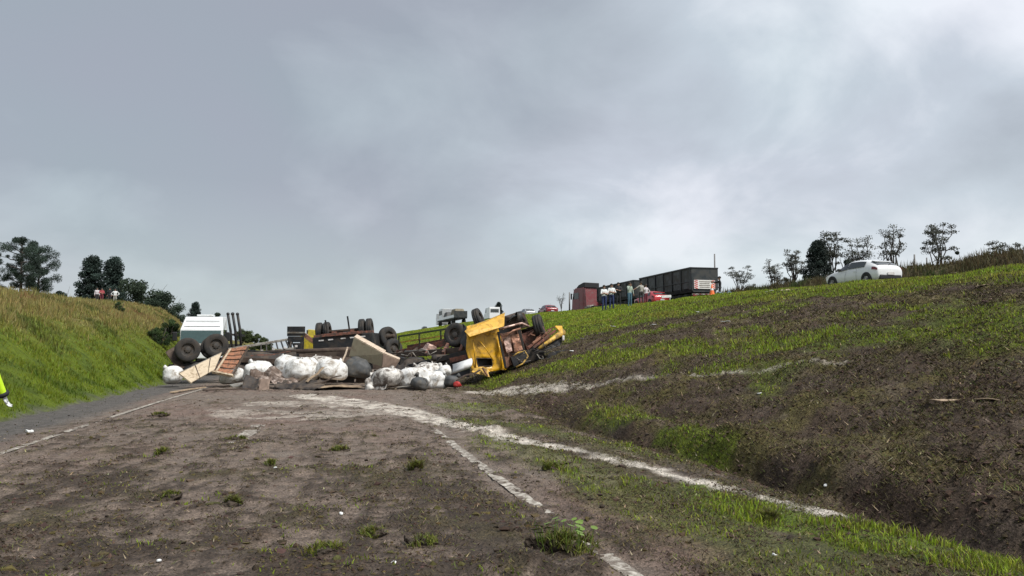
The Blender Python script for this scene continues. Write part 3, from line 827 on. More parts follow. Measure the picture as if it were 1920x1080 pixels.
def part(root, name, mb, material, parent=None, world=True, **kw):
    """a mesh of its own under a thing; points given in world space"""
    if world:
        Mi = root.matrix_basis.inverted()
        mb.v = [Mi @ p for p in mb.v]
    return mb.build(name, material, parent or root, **kw)
def solo(name, mb, material, label, cat, group=None, **kw):
    """a thing that is one mesh, its origin at its base"""
    c = sum(mb.v, Vector()) / len(mb.v)
    c.z = min(p.z for p in mb.v)
    mb.v = [p - c for p in mb.v]
    o = mb.build(name, material, None, loc=c, **kw)
    return tag(o, label, cat, group)
_wm = {}
def wheel(root, c, axis, r=.52, w=.29, rim=True, material=None, world=True, parent=None):
    material = material or M_TYRE
    key = (round(r, 3), round(w, 3), rim, material.name)
    if key not in _wm:
        h = w / 2
        t = MB().lathe([(-h * .90, r * .56), (-h, r * .66), (-h * .98, r * .82), (-h * .86, r * .94), (-h * .62, r * .995), (-h * .38, r), (-h * .34, r * .972), (-h * .26, r * .972), (-h * .22, r), (h * .22, r), (h * .26, r * .972), (h * .34, r * .972), (h * .38, r), (h * .62, r * .995), (h * .86, r * .94), (h * .98, r * .82), (h, r * .66), (h * .90, r * .56)], 'X', 32)
        o = t.build('wheel', material, None, smooth=True)
        rm = None
        if rim:
            m = MB().lathe([(-h * .9, r * .57), (-h * .86, r * .53), (-h * .45, r * .50), (-h * .35, r * .30), (-h * .62, r * .22), (-h * .66, 0.001)], 'X', 24)
            m.lathe([(h * .9, r * .57), (h * .86, r * .53), (h * .35, r * .50), (h * .30, r * .30), (h * .66, r * .20), (h * .72, .001)], 'X', 24)
            for s, xx in ((-1, -h * .42), (1, h * .38)):
                for k in range(8):
                    a = k * math.pi / 4
                    m.cyl((xx, r * .25 * math.cos(a), r * .25 * math.sin(a)), (xx + s * .03, r * .25 * math.cos(a), r * .25 * math.sin(a)), r * .035, n=6)
            ro = m.build('rim', M_RIM, None, smooth=False)
            rm = ro.data; bpy.data.objects.remove(ro)
        _wm[key] = (o.data, rm); bpy.data.objects.remove(o)
    me, rm = _wm[key]
    o = bpy.data.objects.new('wheel', me); COL.objects.link(o); o.parent = parent or root
    ax = Vector(axis).normalized(); z = Vector((0, 0, 1)); y = z.cross(ax)
    if y.length < 1e-3: y = Vector((0, 1, 0))
    y.normalize(); z = ax.cross(y)
    M = Matrix((ax, y, z)).transposed().to_4x4(); M.translation = Vector(c)
    o.matrix_basis = (root.matrix_basis.inverted() @ M) if world else M
    if rm is not None:
        q = bpy.data.objects.new('rim', rm); COL.objects.link(q); q.parent = o
    return o
def slab(m, A, B, Cc, D, th):
    """thick four-cornered board; A B C D in order round it"""
    A, B, Cc, D = map(Vector, (A, B, Cc, D))
    n = (B - A).cross(D - A).normalized() * th / 2
    return m.add([A - n, B - n, Cc - n, D - n, A + n, B + n, Cc + n, D + n], [(3, 2, 1, 0), (4, 5, 6, 7), (0, 1, 5, 4), (1, 2, 6, 5), (2, 3, 7, 6), (3, 0, 4, 7)])
def bil(A, B, Cc, D, u, v):
    return (A.lerp(B, u)).lerp(D.lerp(Cc, u), v)
def sub_slab(m, Q, u0, u1, v0, v1, th, off=0.0):
    A, B, Cc, D = Q
    n = (B - A).cross(D - A).normalized() * off
    return slab(m, bil(*Q, u0, v0) + n, bil(*Q, u1, v0) + n, bil(*Q, u1, v1) + n, bil(*Q, u0, v1) + n, th)
from mathutils import noise as mnoise
def sheet(Q, nu, nv, amp, freq, seed, curl=0.0):
    """crumpled sheet between four corners"""
    rows = []
    A, B, Cc, D = Q
    n = (B - A).cross(D - A).normalized()
    for j in range(nv + 1):
        r = []
        for i in range(nu + 1):
            u, v = i / nu, j / nv
            p = bil(*Q, u, v)
            q = p * freq + Vector((seed * 3.7, seed * 1.3, seed * 5.1))
            k = mnoise.noise(q) + .5 * mnoise.noise(q * 2.1) + .25 * mnoise.noise(q * 4.3)
            r.append(p + n * (k * amp + curl * (u - .5) ** 2) + mnoise.noise_vector(q * 1.3) * amp * .35)
        rows.append(r)
    return MB().grid(rows)

# ------------------------------------------------------------------ bulk sacks thrown off the load
def sack_mesh(seed, sx, sy, sz, e1=.86, e2=.9, slump=.3):
    rnd = random.Random(seed)
    m = MB(); nu, nv = 46, 30
    sp = lambda a, p: math.copysign(abs(a) ** p, a)
    off = Vector((rnd.uniform(-50, 50), rnd.uniform(-50, 50), rnd.uniform(-50, 50)))
    k0 = len(m.v)
    for j in range(nv + 1):
        ph = -math.pi / 2 + math.pi * j / nv
        for i in range(nu):
            th = 2 * math.pi * i / nu
            d = Vector((sp(math.cos(ph), e1) * sp(math.cos(th), e2), sp(math.cos(ph), e1) * sp(math.sin(th), e2), sp(math.sin(ph), e1)))
            p = Vector((d.x * sx / 2, d.y * sy / 2, d.z * sz / 2))
            nn = mnoise.noise(p * 1.9 + off) * .20 + mnoise.noise(p * 4.4 + off) * .06 + mnoise.noise(p * 10 + off) * .012
            fold = .007 * math.sin(th * 5 + 3 * mnoise.noise(p * 2 + off)) * max(0, d.z + .6)
            cr = abs(mnoise.noise(p * 2.6 + off * 1.7)); c2 = abs(mnoise.noise(Vector((p.x * 7, p.y * 7, p.z * 2.2)) + off * 2.3)); p *= 1 + nn + fold - .030 * max(0, .16 - cr) / .16 - .017 * max(0, .18 - c2) / .18
            b = max(0, -d.z); p.x *= 1 + slump * b * .5; p.y *= 1 + slump * b * .5
            p.z = max(p.z, -sz * .43)
            m.v.append(p)
    for j in range(nv):
        for i in range(nu):
            m.f.append((k0 + j * nu + i, k0 + j * nu + (i + 1) % nu, k0 + (j + 1) * nu + (i + 1) % nu, k0 + (j + 1) * nu + i))
    return m
def sack(px, py, d, wpx, hpx, label, material=None, seed=1, tilt=(0, 0, 0), depth=1.0, loops=2, e1=.84, bury=.0):
    """px, py = middle of its foot on the ground"""
    s = d / FPX
    sx, sz = wpx * s, hpx * s
    p = at(px, py, d)
    p.z = max(p.z, H(p.x, p.y)) - bury
    rr = random.Random(seed * 17 + 3)
    tilt = (tilt[0] + rr.uniform(-.16, .16), tilt[1] + rr.uniform(-.18, .18), tilt[2] + rr.uniform(0, 6.28))
    t = thing('bulk_sack', label, 'sack', p, tilt, 'bulk sacks spilled off the truck')
    material = material or M_BAG
    m = sack_mesh(seed, sx * .98, sx * depth, sz * 1.06, e1)
    for i, q in enumerate(m.v): m.v[i] = q + Vector((0, 0, sz * .46))
    part(t, 'sack_body', m, material, world=False, smooth=True)
    rnd = random.Random(seed * 31)
    na = rnd.uniform(0, 6.28); nd = Vector((math.cos(na) * .5, math.sin(na) * .5, .75)).normalized(); n0 = Vector((nd.x * sx * .42, nd.y * sx * depth * .42, sz * .46 + nd.z * sz * .44))
    q = [n0 - nd * .05, n0 + nd * .04, n0 + nd * .10 + Vector((.02, 0, 0)), n0 + nd * .17 + Vector((.03, -.04, -.03))]
    part(t, 'tied_neck', MB().tube(q, [.17 * sx, .055, .06, .10], 12).jitter(.03, 9, seed), material, world=False, smooth=True)
    for k in range(loops):
        a = rnd.uniform(0, 6.28); c = Vector((sx * .30 * math.cos(a), sx * depth * .26 * math.sin(a), sz * .88))
        q = [c + Vector((-.10, 0, -.08)), c + Vector((-.05, -.02, .06)), c + Vector((.04, -.03, .07)), c + Vector((.10, -.05, -.09))]
        part(t, 'lifting_strap', MB().tube(q, .016, 6), material, world=False, smooth=True)
    return t
sack(324, 718, 31.0, 36, 31, 'small white sack at the left end, half under the tan panel', seed=3, tilt=(.1, 0, .4))
sack(436, 719, 30.9, 52, 31, 'white sack under the orange slatted board', seed=5, depth=.8)
sack(484, 713, 30.3, 54, 35, 'boxy white sack behind the crumpled brown tarp', seed=8, e1=.62)
sack(537, 708, 31.8, 48, 42, 'rounded white sack at the back, left of the biggest white sack', seed=11)
sack(566, 715, 29.8, 64, 45, 'biggest white sack, streaked with mud, in the middle of the heap', seed=14, loops=3)
sack(621, 711, 29.8, 54, 38, 'clean rounded white sack between the streaked sack and the dark one', seed=17)
sack(669, 707, 30.6, 54, 37, 'dark grey sack below the big beige panel', M_BAGG, seed=19, tilt=(0, .2, .3))
sack(726, 726, 29.0, 60, 37, 'torn mud-caked sack at the front, under the beige panel end', M_BAGD, seed=23, loops=3)
sack(776, 725, 29.4, 56, 36, 'slumped white sack right of the mud-caked sack', seed=27, e1=.7)
sack(815, 727, 29.8, 50, 30, 'low flattened white sack at the right end of the row', seed=29, e1=.7)
sack(800, 713, 31.2, 62, 33, 'creased white sack behind the slumped white sack', M_BAGD, seed=31)
sack(845, 726, 29.6, 30, 22, 'small dark grey sack beside the red scrap', M_BAGG, seed=37, loops=1)
sack(834, 708, 30.4, 36, 26, 'small white sack tipped on its end against the white fairing', seed=47, tilt=(.3, .7, .2), depth=.7)
sack(600, 705, 33.5, 50, 40, 'half-hidden muddy sack behind the clean rounded one', M_BAGD, seed=41)
sack(785, 728, 28.6, 34, 22, 'small dark stained sack in front of the slumped white sack', M_BAGG, seed=43, loops=1, tilt=(0, .2, 0))

# ------------------------------------------------------------------ torn panels and boards
def panel_tan():
    Q = [at(336, 700, 29.7), at(359, 718, 29.4), at(402, 694, 30.1), at(416, 661, 30.9)]
    t = thing('tan_panel', 'long tan panel lying tilted against the wheels at the left', 'panel', Q[1])
    for k, (a, b) in enumerate(((.0, .36), (.37, .72), (.73, 1.0))):
        part(t, 'board', sub_slab(MB(), [Q[0], Q[1], Q[2], Q[3]], 0.02, .98, a, b, .045), M_TANP, bevel=.006)
    for a in (.365, .725):
        part(t, 'seam_strip', sub_slab(MB(), Q, 0, 1, a - .012, a + .012, .06, .0), M_DARKRUST)
    part(t, 'edge_rail', MB().beam(Q[0], Q[3], .05, .05), M_GREYST)
    part(t, 'end_rail', MB().beam(Q[0], Q[1], .06, .05), M_TANP)
panel_tan()
def panel_slats():
    Q = [at(399, 696, 29.9), at(437, 703, 29.6), at(468, 648, 31.1), at(426, 655, 31.3)]
    t = thing('slatted_board', 'orange-brown slatted board leaning on the white sack', 'panel', Q[1])
    n = 6
    for k in range(n):
        part(t, 'slat', sub_slab(MB(), Q, .10, .90, (k + .08) / n, (k + .86) / n, .04, .012 * (k % 2)), M_ORANGE, bevel=.006)
    for u in (.04, .34, .95):
        part(t, 'batten', sub_slab(MB(), Q, u - .035, u + .035, -.01, 1.01, .05, -.045), M_DARKRUST)
    part(t, 'pale_lath', sub_slab(MB(), Q, .17, .24, -.02, .95, .04, .055), M_TANP)
    part(t, 'end_board', sub_slab(MB(), Q, -.02, 1.02, -.05, -.005, .10), M_TANP)
panel_slats()
def panel_beige():
    A, B, Cc, D = at(655, 668, 30.9), at(717, 688, 30.2), at(719, 664, 30.2), at(664, 633, 31.0)
    E, F = at(737, 693, 30.8), at(749, 676, 31.0)
    t = thing('beige_panel', 'big olive-beige panel propped up above the dark sack', 'panel', B)
    part(t, 'face_panel', slab(MB(), A, B, Cc, D, .05), M_BEIGE, bevel=.006)
    part(t, 'end_panel', slab(MB(), B, E, F, Cc, .05), M_PINKB, bevel=.006)
    back = Vector((.12, .42, .10)); back2 = Vector((.05, .40, .06))
    part(t, 'top_edge', slab(MB(), D + Vector((0, 0, .02)), Cc + Vector((0, 0, .02)), Cc + back + Vector((0, 0, .02)), D + back + Vector((0, 0, .02)), .05), M_BEIGEL, bevel=.006)
    part(t, 'top_edge', slab(MB(), Cc + Vector((.02, 0, .02)), F + Vector((0, 0, .02)), F + back2 + Vector((0, 0, .02)), Cc + back2 + Vector((.02, 0, .02)), .05), M_BEIGEL, bevel=.006)
    part(t, 'corner_post', MB().beam(B, Cc, .06, .06), M_PINKB)
    part(t, 'back_panel', slab(MB(), A + back * .9, B + back * .9, Cc + back * .9, D + back * .9, .04), M_BEIGE)
panel_beige()
def ply():
    Q = [at(556, 716, 29.6), at(600, 734, 27.7), at(684, 722, 29.0), at(660, 712, 31.0)]
    for q in Q: q.z = H(q.x, q.y) + .07
    m = sheet(Q, 16, 10, .05, .9, 3, .16)
    solo('plywood_sheet', m, M_PLY, 'pale warped plywood sheet lying flat on the road', 'board', solid=.03)
    Q = [at(430, 722, 29), at(436, 726, 28.6), at(472, 719, 29.2), at(470, 714, 30)]
    for q in Q: q.z = max(H(q.x, q.y) + .06, q.z)
    solo('loose_plank', slab(MB(), *Q, .05), M_GREYST, 'short grey plank lying in front of the slatted board', 'plank')
    for a, b, w, lab in (((322, 748, 26.5), (352, 737, 28), .16, 'thin pale plank nearest the left edge line'), ((352, 737, 28.2), (384, 729, 29.4), .12, 'narrow pale plank just below the tan panel'), ((380, 742, 27), (470, 733, 28), .14, 'long muddy plank flat on the road before the tarp')):
        A, B = at(*a), at(*b)
        A.z = H(A.x, A.y) + .05; B.z = H(B.x, B.y) + .06
        solo('loose_plank', MB().beam(A, B, w, .04), M_PLY if 'pale' in lab else M_DARKRUST, lab, 'plank', bevel=.004)
    A, B, Cc, D = at(845, 702, 31.6), at(880, 690, 31.2), at(884, 672, 31.6), at(848, 684, 32.0)
    m = MB()
    rows = []
    for j in range(9):
        a = math.pi * j / 8
        rows.append([p + Vector((0, -.38 * math.sin(a), 0)) + (q - p) * (.5 - .5 * math.cos(a)) for p, q in ((A, D), (B, Cc))])
    m.grid(rows)
    solo('white_fairing', m, M_WHITEP, 'curved white plastic fairing wedged left of the yellow cab', 'fairing', solid=.03, smooth=True)
    c = at(858, 727, 29.3); c.z = H(c.x, c.y) + .08
    solo('red_scrap', sack_mesh(71, .28, .22, .18, .8).jitter(.05, 6, 2), M_RED, 'small red crumpled scrap at the right end of the sacks', 'scrap', smooth=True)
    bpy.data.objects['red_scrap'].location = c
ply()
def loose_bits():
    rnd = random.Random(77)
    L = (('splintered board leaning on the biggest white sack', 575, 716, 606, 690, .14, M_PLY), ('grey lath across the foot of the slumped white sack', 742, 728, 800, 716, .08, M_GREYST),
         ('dark broken beam between the tarp and the clean sack', 585, 722, 640, 704, .12, M_DARKRUST), ('tan strip of panel lying before the mud-caked sack', 690, 738, 742, 730, .16, M_TANP),
         ('rusty bar poking out behind the dark grey sack', 640, 700, 700, 668, .07, M_RUST), ('dark plank propped against the yellow cab foot', 856, 712, 900, 694, .12, M_DARKRUST),
         ('pale batten standing in the gap left of the beige panel', 640, 684, 652, 652, .06, M_BEIGEL), ('rusty channel lying over the trailer bed', 470, 668, 545, 660, .10, M_RUST))
    for k, (lab, x0, y0, x1, y1, w, mt) in enumerate(L):
        d = 28.6 if y0 > 708 else 32.6
        A, B = at(x0, y0, d), at(x1, y1, d + .5)
        A.z = max(A.z, H(A.x, A.y) + .03); B.z = max(B.z, H(B.x, B.y) + .05)
        m = MB(); n = 6
        rows = [A.lerp(B, i / n) + Vector((0, 0, .03 * math.sin(i * 1.3 + k))) for i in range(n + 1)]
        for i in range(n): m.beam(rows[i], rows[i + 1], w * rnd.uniform(.85, 1.05), .04)
        solo('broken_board', m, mt, lab, 'board')
loose_bits()
def tarps():
    Q = [at(461, 714, 29.0), at(545, 724, 28.3), at(566, 700, 29.6), at(476, 692, 29.8)]
    m = sheet(Q, 30, 22, .26, 2.2, 6)
    solo('crumpled_tarp', m, M_TARP, 'muddy pinkish-brown tarp crumpled over the white sacks', 'tarp', solid=.012, smooth=True)
    Q = [at(452, 735, 28.2), at(482, 736, 28.0), at(488, 711, 28.9), at(464, 708, 28.9)]
    m = sheet(Q, 12, 12, .10, 2.0, 9, .3)
    solo('rubber_sheet', m, M_TARPD, 'black folded rubber sheet at the left foot of the tarp', 'sheet', solid=.03, smooth=True)
    Q = [at(484, 733, 28.1), at(503, 734, 28.0), at(508, 712, 28.5), at(488, 712, 28.5)]
    m = sheet(Q, 10, 10, .07, 2.4, 12)
    solo('leather_flap', m, M_PINKB, 'torn flap of tan cloth hanging below the brown tarp', 'cloth', solid=.02, smooth=True)
    Q = [at(515, 732, 28.2), at(600, 737, 27.6), at(610, 716, 28.9), at(520, 713, 28.8)]
    for q in Q: q.z = max(q.z, H(q.x, q.y) + .05)
    m = sheet(Q, 22, 12, .13, 2.6, 15)
    solo('crumpled_tarp', m, M_TARPD, 'dark trampled tarp spread under the brown tarp and the plywood', 'tarp', solid=.012, smooth=True)
    Q = [at(683, 733, 28.6), at(724, 728, 28.4), at(735, 694, 29.2), at(694, 696, 29.3)]
    m = sheet(Q, 22, 18, .20, 2.8, 18)
    solo('sack_lining', m, M_BAGD, 'shredded white lining hanging off the mud-caked sack', 'lining', solid=.01, smooth=True)
    Q = [at(790, 716, 30.2), at(838, 712, 30.0), at(832, 690, 30.8), at(786, 688, 31.0)]
    m = sheet(Q, 20, 14, .16, 2.4, 21)
    solo('sack_lining', m, M_WHITEP, 'loose white lining draped over the right-hand sacks', 'lining', solid=.01, smooth=True)
tarps()

# ------------------------------------------------------------------ overturned bogie at the left, wheels in the air
def bogie():
    c1, c2 = at(352, 656, 34.2), at(405, 648, 34.8)
    base = at(380, 700, 34.6)
    t = thing('overturned_bogie', 'overturned muddy twin axle with wheels in the air at the left', 'axle', (base.x, base.y, H(base.x, base.y)))
    ax = Vector((.22, -.97, .06)).normalized()
    for c in (c1, c2):
        wheel(t, c, ax, .535, .30, material=M_TYRE_MUD)
        wheel(t, c - ax * .34, ax, .535, .30, material=M_TYRE_MUD)
        wheel(t, c - ax * 1.75, ax, .535, .30, material=M_TYRE_MUD)
        part(t, 'axle', MB().cyl(c - ax * .1, c - ax * 1.9, .09), M_DARKRUST, smooth=True)
        part(t, 'spring_bracket', MB().beam(c - ax * .75 + Vector((0, 0, -.05)), c - ax * .75 + Vector((.05, 0, -.75)), .22, .30), M_BLACKST)
    a, b = at(318, 690, 34.6), at(452, 671, 35.4)
    for k in (0, 1):
        o = -ax * (.5 + .9 * k)
        part(t, 'chassis_rail', MB().beam(a + o, b + o, .14, .34), M_BLACKST, bevel=.01)
    for u in (.12, .45, .8):
        p = a.lerp(b, u)
        part(t, 'cross_member', MB().beam(p - ax * .45, p - ax * 1.45, .12, .22), M_DARKRUST)
    Q = [at(310, 662, 34.3), at(336, 697, 33.8), at(347, 690, 34.2), at(326, 652, 34.8)]
    part(t, 'mudguard', sheet(Q, 8, 10, .06, 2, 5, .2), M_DARKRUST, solid=.03, smooth=True)
    part(t, 'side_skirt', sheet([at(322, 708, 33.6), at(420, 700, 34.0), at(440, 672, 34.6), at(330, 684, 34.2)], 14, 6, .08, 1.4, 7), M_BLACKST, solid=.03)
    part(t, 'brake_chamber', MB().lathe([(-.12, .001), (-.12, .1), (.12, .12), (.14, .001)], 'Y', 14, c1.lerp(c2, .5) + Vector((0, .3, -.15))), M_BLACKST, smooth=True)
bogie()

# ------------------------------------------------------------------ crushed trailer bed lying across the road behind the sacks
def bed():
    base = at(560, 700, 34)
    t = thing('crushed_trailer_bed', 'long dark crushed trailer bed lying behind the row of white sacks', 'trailer', (base.x, base.y, H(base.x, base.y)))
    A, B = at(436, 672, 33.4), at(735, 690, 33.2)
    part(t, 'side_rail', MB().beam(A, B, .14, .22).jitter(.05, .8, 2), M_DARKRUST, bevel=.01)
    A2, B2 = at(440, 658, 34.2), at(662, 676, 34.2)
    part(t, 'side_rail', MB().beam(A2, B2, .14, .20), M_BLACKST, bevel=.01)
    A3, B3 = at(500, 672, 35.2), at(668, 664, 35.2)
    part(t, 'side_rail', MB().beam(A3, B3, .20, .30), M_DARKRUST, bevel=.01)
    part(t, 'side_rail', MB().cyl(at(498, 662, 35.8), at(668, 655, 35.6), .12, n=12), M_DARKRUST, smooth=True)
    for k in range(7):
        u = k / 6
        part(t, 'cross_member', MB().beam(A.lerp(B, .03 + .94 * u) + Vector((0, .05, -.1)), A3.lerp(B3, u) + Vector((0, 0, -.15)), .10, .16), M_BLACKST)
    for k in range(9):
        u0, u1 = k / 9, (k + .9) / 9
        Q = [A.lerp(B, u0) + Vector((0, .12, -.12)), A.lerp(B, u1) + Vector((0, .12, -.14)), A.lerp(B, u1) + Vector((0, .2, -.95)), A.lerp(B, u0) + Vector((0, .2, -.95))]
        part(t, 'floor_board', slab(MB(), *Q, .05).jitter(.05, 1.3, k), M_DARKRUST if k % 3 else M_BLACKST)
    part(t, 'side_sheet', sheet([at(443, 700, 33.0), at(560, 702, 33.0), at(556, 662, 33.9), at(446, 662, 33.9)], 20, 8, .14, 1.2, 31), M_TARPD, solid=.03)
    part(t, 'side_sheet', sheet([at(560, 708, 33.2), at(700, 708, 33.2), at(690, 668, 34.0), at(560, 664, 34.0)], 20, 8, .14, 1.2, 33), M_DARKRUST, solid=.03)
bed()

# ------------------------------------------------------------------ ladder frame with black headboard
def ladder():
    base = at(520, 690, 36.4)
    t = thing('trailer_frame', 'grey ladder frame with a black headboard sticking up behind the sacks', 'trailer frame', (base.x, base.y, H(base.x, base.y)))
    a, b = at(427, 655, 35.0), at(549, 635, 37.0)
    part(t, 'upper_rail', MB().beam(a, b, .09, .11), M_GREYST, bevel=.008)
    c, d = at(470, 664, 35.4), at(555, 653, 36.6)
    part(t, 'lower_rail', MB().beam(c, d, .09, .12), M_GREYST, bevel=.008)
    for k in range(7):
        p = a.lerp(b, .50 + .46 * k / 6); q = c.lerp(d, .22 + .76 * k / 6)
        part(t, 'post', MB().beam(p, q, .05, .06), M_BLACKST)
        if k % 2 == 0:
            part(t, 'marker_lamp', MB().box(q + Vector((.05, -.09, .10)), (.12, .05, .10)), M_REFL, bevel=.01)
    X = Vector((.974, -.228, 0))
    hb = at(555, 633, 36.8)
    part(t, 'headboard', MB().box(hb + Vector((0, 0, .30)), (.84, .09, .46), Euler((0, 0, R(-13)))), M_BLACKST, bevel=.012)
    part(t, 'headboard_strip', MB().box(hb + Vector((0, -.06, .235)), (.85, .03, .07), Euler((0, 0, R(-13)))), M_GREYST)
    part(t, 'headboard', MB().box(hb + Vector((0, 0, -.08)), (.76, .08, .28), Euler((0, 0, R(-13)))), M_BLACKST, bevel=.012)
    for s in (-1, 1):
        part(t, 'headboard_leg', MB().beam(hb + X * .30 * s + Vector((0, 0, -.2)), hb + X * .26 * s + Vector((0, .1, -1.15)), .16, .14), M_BLACKST, bevel=.01)
    part(t, 'control_box', MB().box(hb + Vector((.12, -.1, -.45)), (.42, .25, .40), Euler((0, 0, R(-13)))), M_BLACKST, bevel=.02)
    part(t, 'hose', MB().tube([hb + Vector((-.2, -.08, -.2)), hb + Vector((-.3, -.15, -.5)), hb + Vector((-.1, -.2, -.75)), hb + Vector((.2, -.12, -.6))], .035, 6), M_TARPD, smooth=True)
ladder()
# ------------------------------------------------------------------ yellow machine between headboard and overturned trailer
def ymachine():
    base = at(583, 690, 40)
    t = thing('yellow_loader', 'yellow loader half hidden left of the overturned black trailer', 'loader', (base.x, base.y, H(base.x, base.y)))
    c = at(583, 641, 40)
    part(t, 'body', MB().box(c + Vector((0, .5, -.05)), (.80, 1.3, .70), Euler((0, 0, R(-13)))), M_YMACH, bevel=.03)
    part(t, 'hood', MB().box(c + Vector((.12, .5, .42)), (.52, 1.1, .42), Euler((0, .12, R(-13))), (.8, .9)), M_YMACH, bevel=.04)
    part(t, 'lift_arm', MB().beam(at(568, 626, 39.2), at(598, 648, 39.2), .14, .20), M_COPPER, bevel=.01)
    part(t, 'exhaust_pipe', MB().cyl(at(576, 630, 39.6), at(576, 619, 39.6), .035), M_BLACKST)
    part(t, 'head_lamp', MB().box(at(575, 628, 39.3), (.14, .08, .10)), M_REFL, bevel=.01)
    for s in (-1, 1):
        wheel(t, Vector((c.x + .55 * s, c.y + .6, H(c.x, c.y + .6) + .55)), (1, -.23, 0), .55, .35)
    part(t, 'frame', MB().box((c.x, c.y + .6, (c.z + H(c.x, c.y)) / 2), (.5, 1.6, .9)), M_BLACKST)
ymachine()

# ------------------------------------------------------------------ black trailer on its back, axle with twin tyres on top
def black_trailer():
    c = at(650, 643, 37.5)
    t = thing('overturned_trailer', 'black trailer lying upside down with twin tyres on top', 'trailer', (c.x, c.y, H(c.x, c.y)), (0, R(-5), R(-12)))
    z0 = c.z - H(c.x, c.y)
    L = lambda *a, **k: part(t, *a, world=False, **k)
    L('body', MB().box((0, 1.9, z0 - .05), (2.86, 4.2, .86)).jitter(.05, .7, 3), M_BLACKST, bevel=.03)
    L('tail_panel', MB().box((0, -.24, z0 - .02), (2.84, .05, .74)), M_BLACKST, bevel=.01)
    L('lower_body', MB().box((0, 1.9, z0 - .85), (2.6, 4.0, .9)).jitter(.08, .9, 5), M_DARKRUST)
    for s in (-1, 1):
        for k in (0, 1):
            x = s * (1.22 - .36 * k)
            wheel(t, (x, .55, z0 + .62), (1, 0, 0), .50, .30, world=False)
        L('chassis_rail', MB().box((s * .45, 1.9, z0 + .47), (.12, 4.1, .26)), M_RUST, bevel=.01)
        L('mudguard', MB().box((s * 1.04, .3, z0 + .44), (.78, .5, .12)), M_RUST, bevel=.02)
    for y in (.55,):
        L('axle', MB().cyl((-1.2, y, z0 + .62), (1.2, y, z0 + .62), .075, n=12), M_DARKRUST, smooth=True)
    L('bumper_beam', MB().box((0, -.30, z0 + .44), (2.0, .10, .14)), M_RUST, bevel=.01)
    for x in (-1.0, -.55, .05, .5, 1.0):
        L('reflector', MB().box((x, -.285, z0 + .22 + .01 * x), (.24, .02, .06)), M_REFL)
    L('stake', MB().beam((-.68, -.1, z0 + .35), (-.78, -.1, z0 + 1.18), .07, .07), M_BLACKST)
    L('stake', MB().beam((.36, -.1, z0 + .40), (.30, -.1, z0 + 1.28), .07, .07), M_BLACKST)
black_trailer()

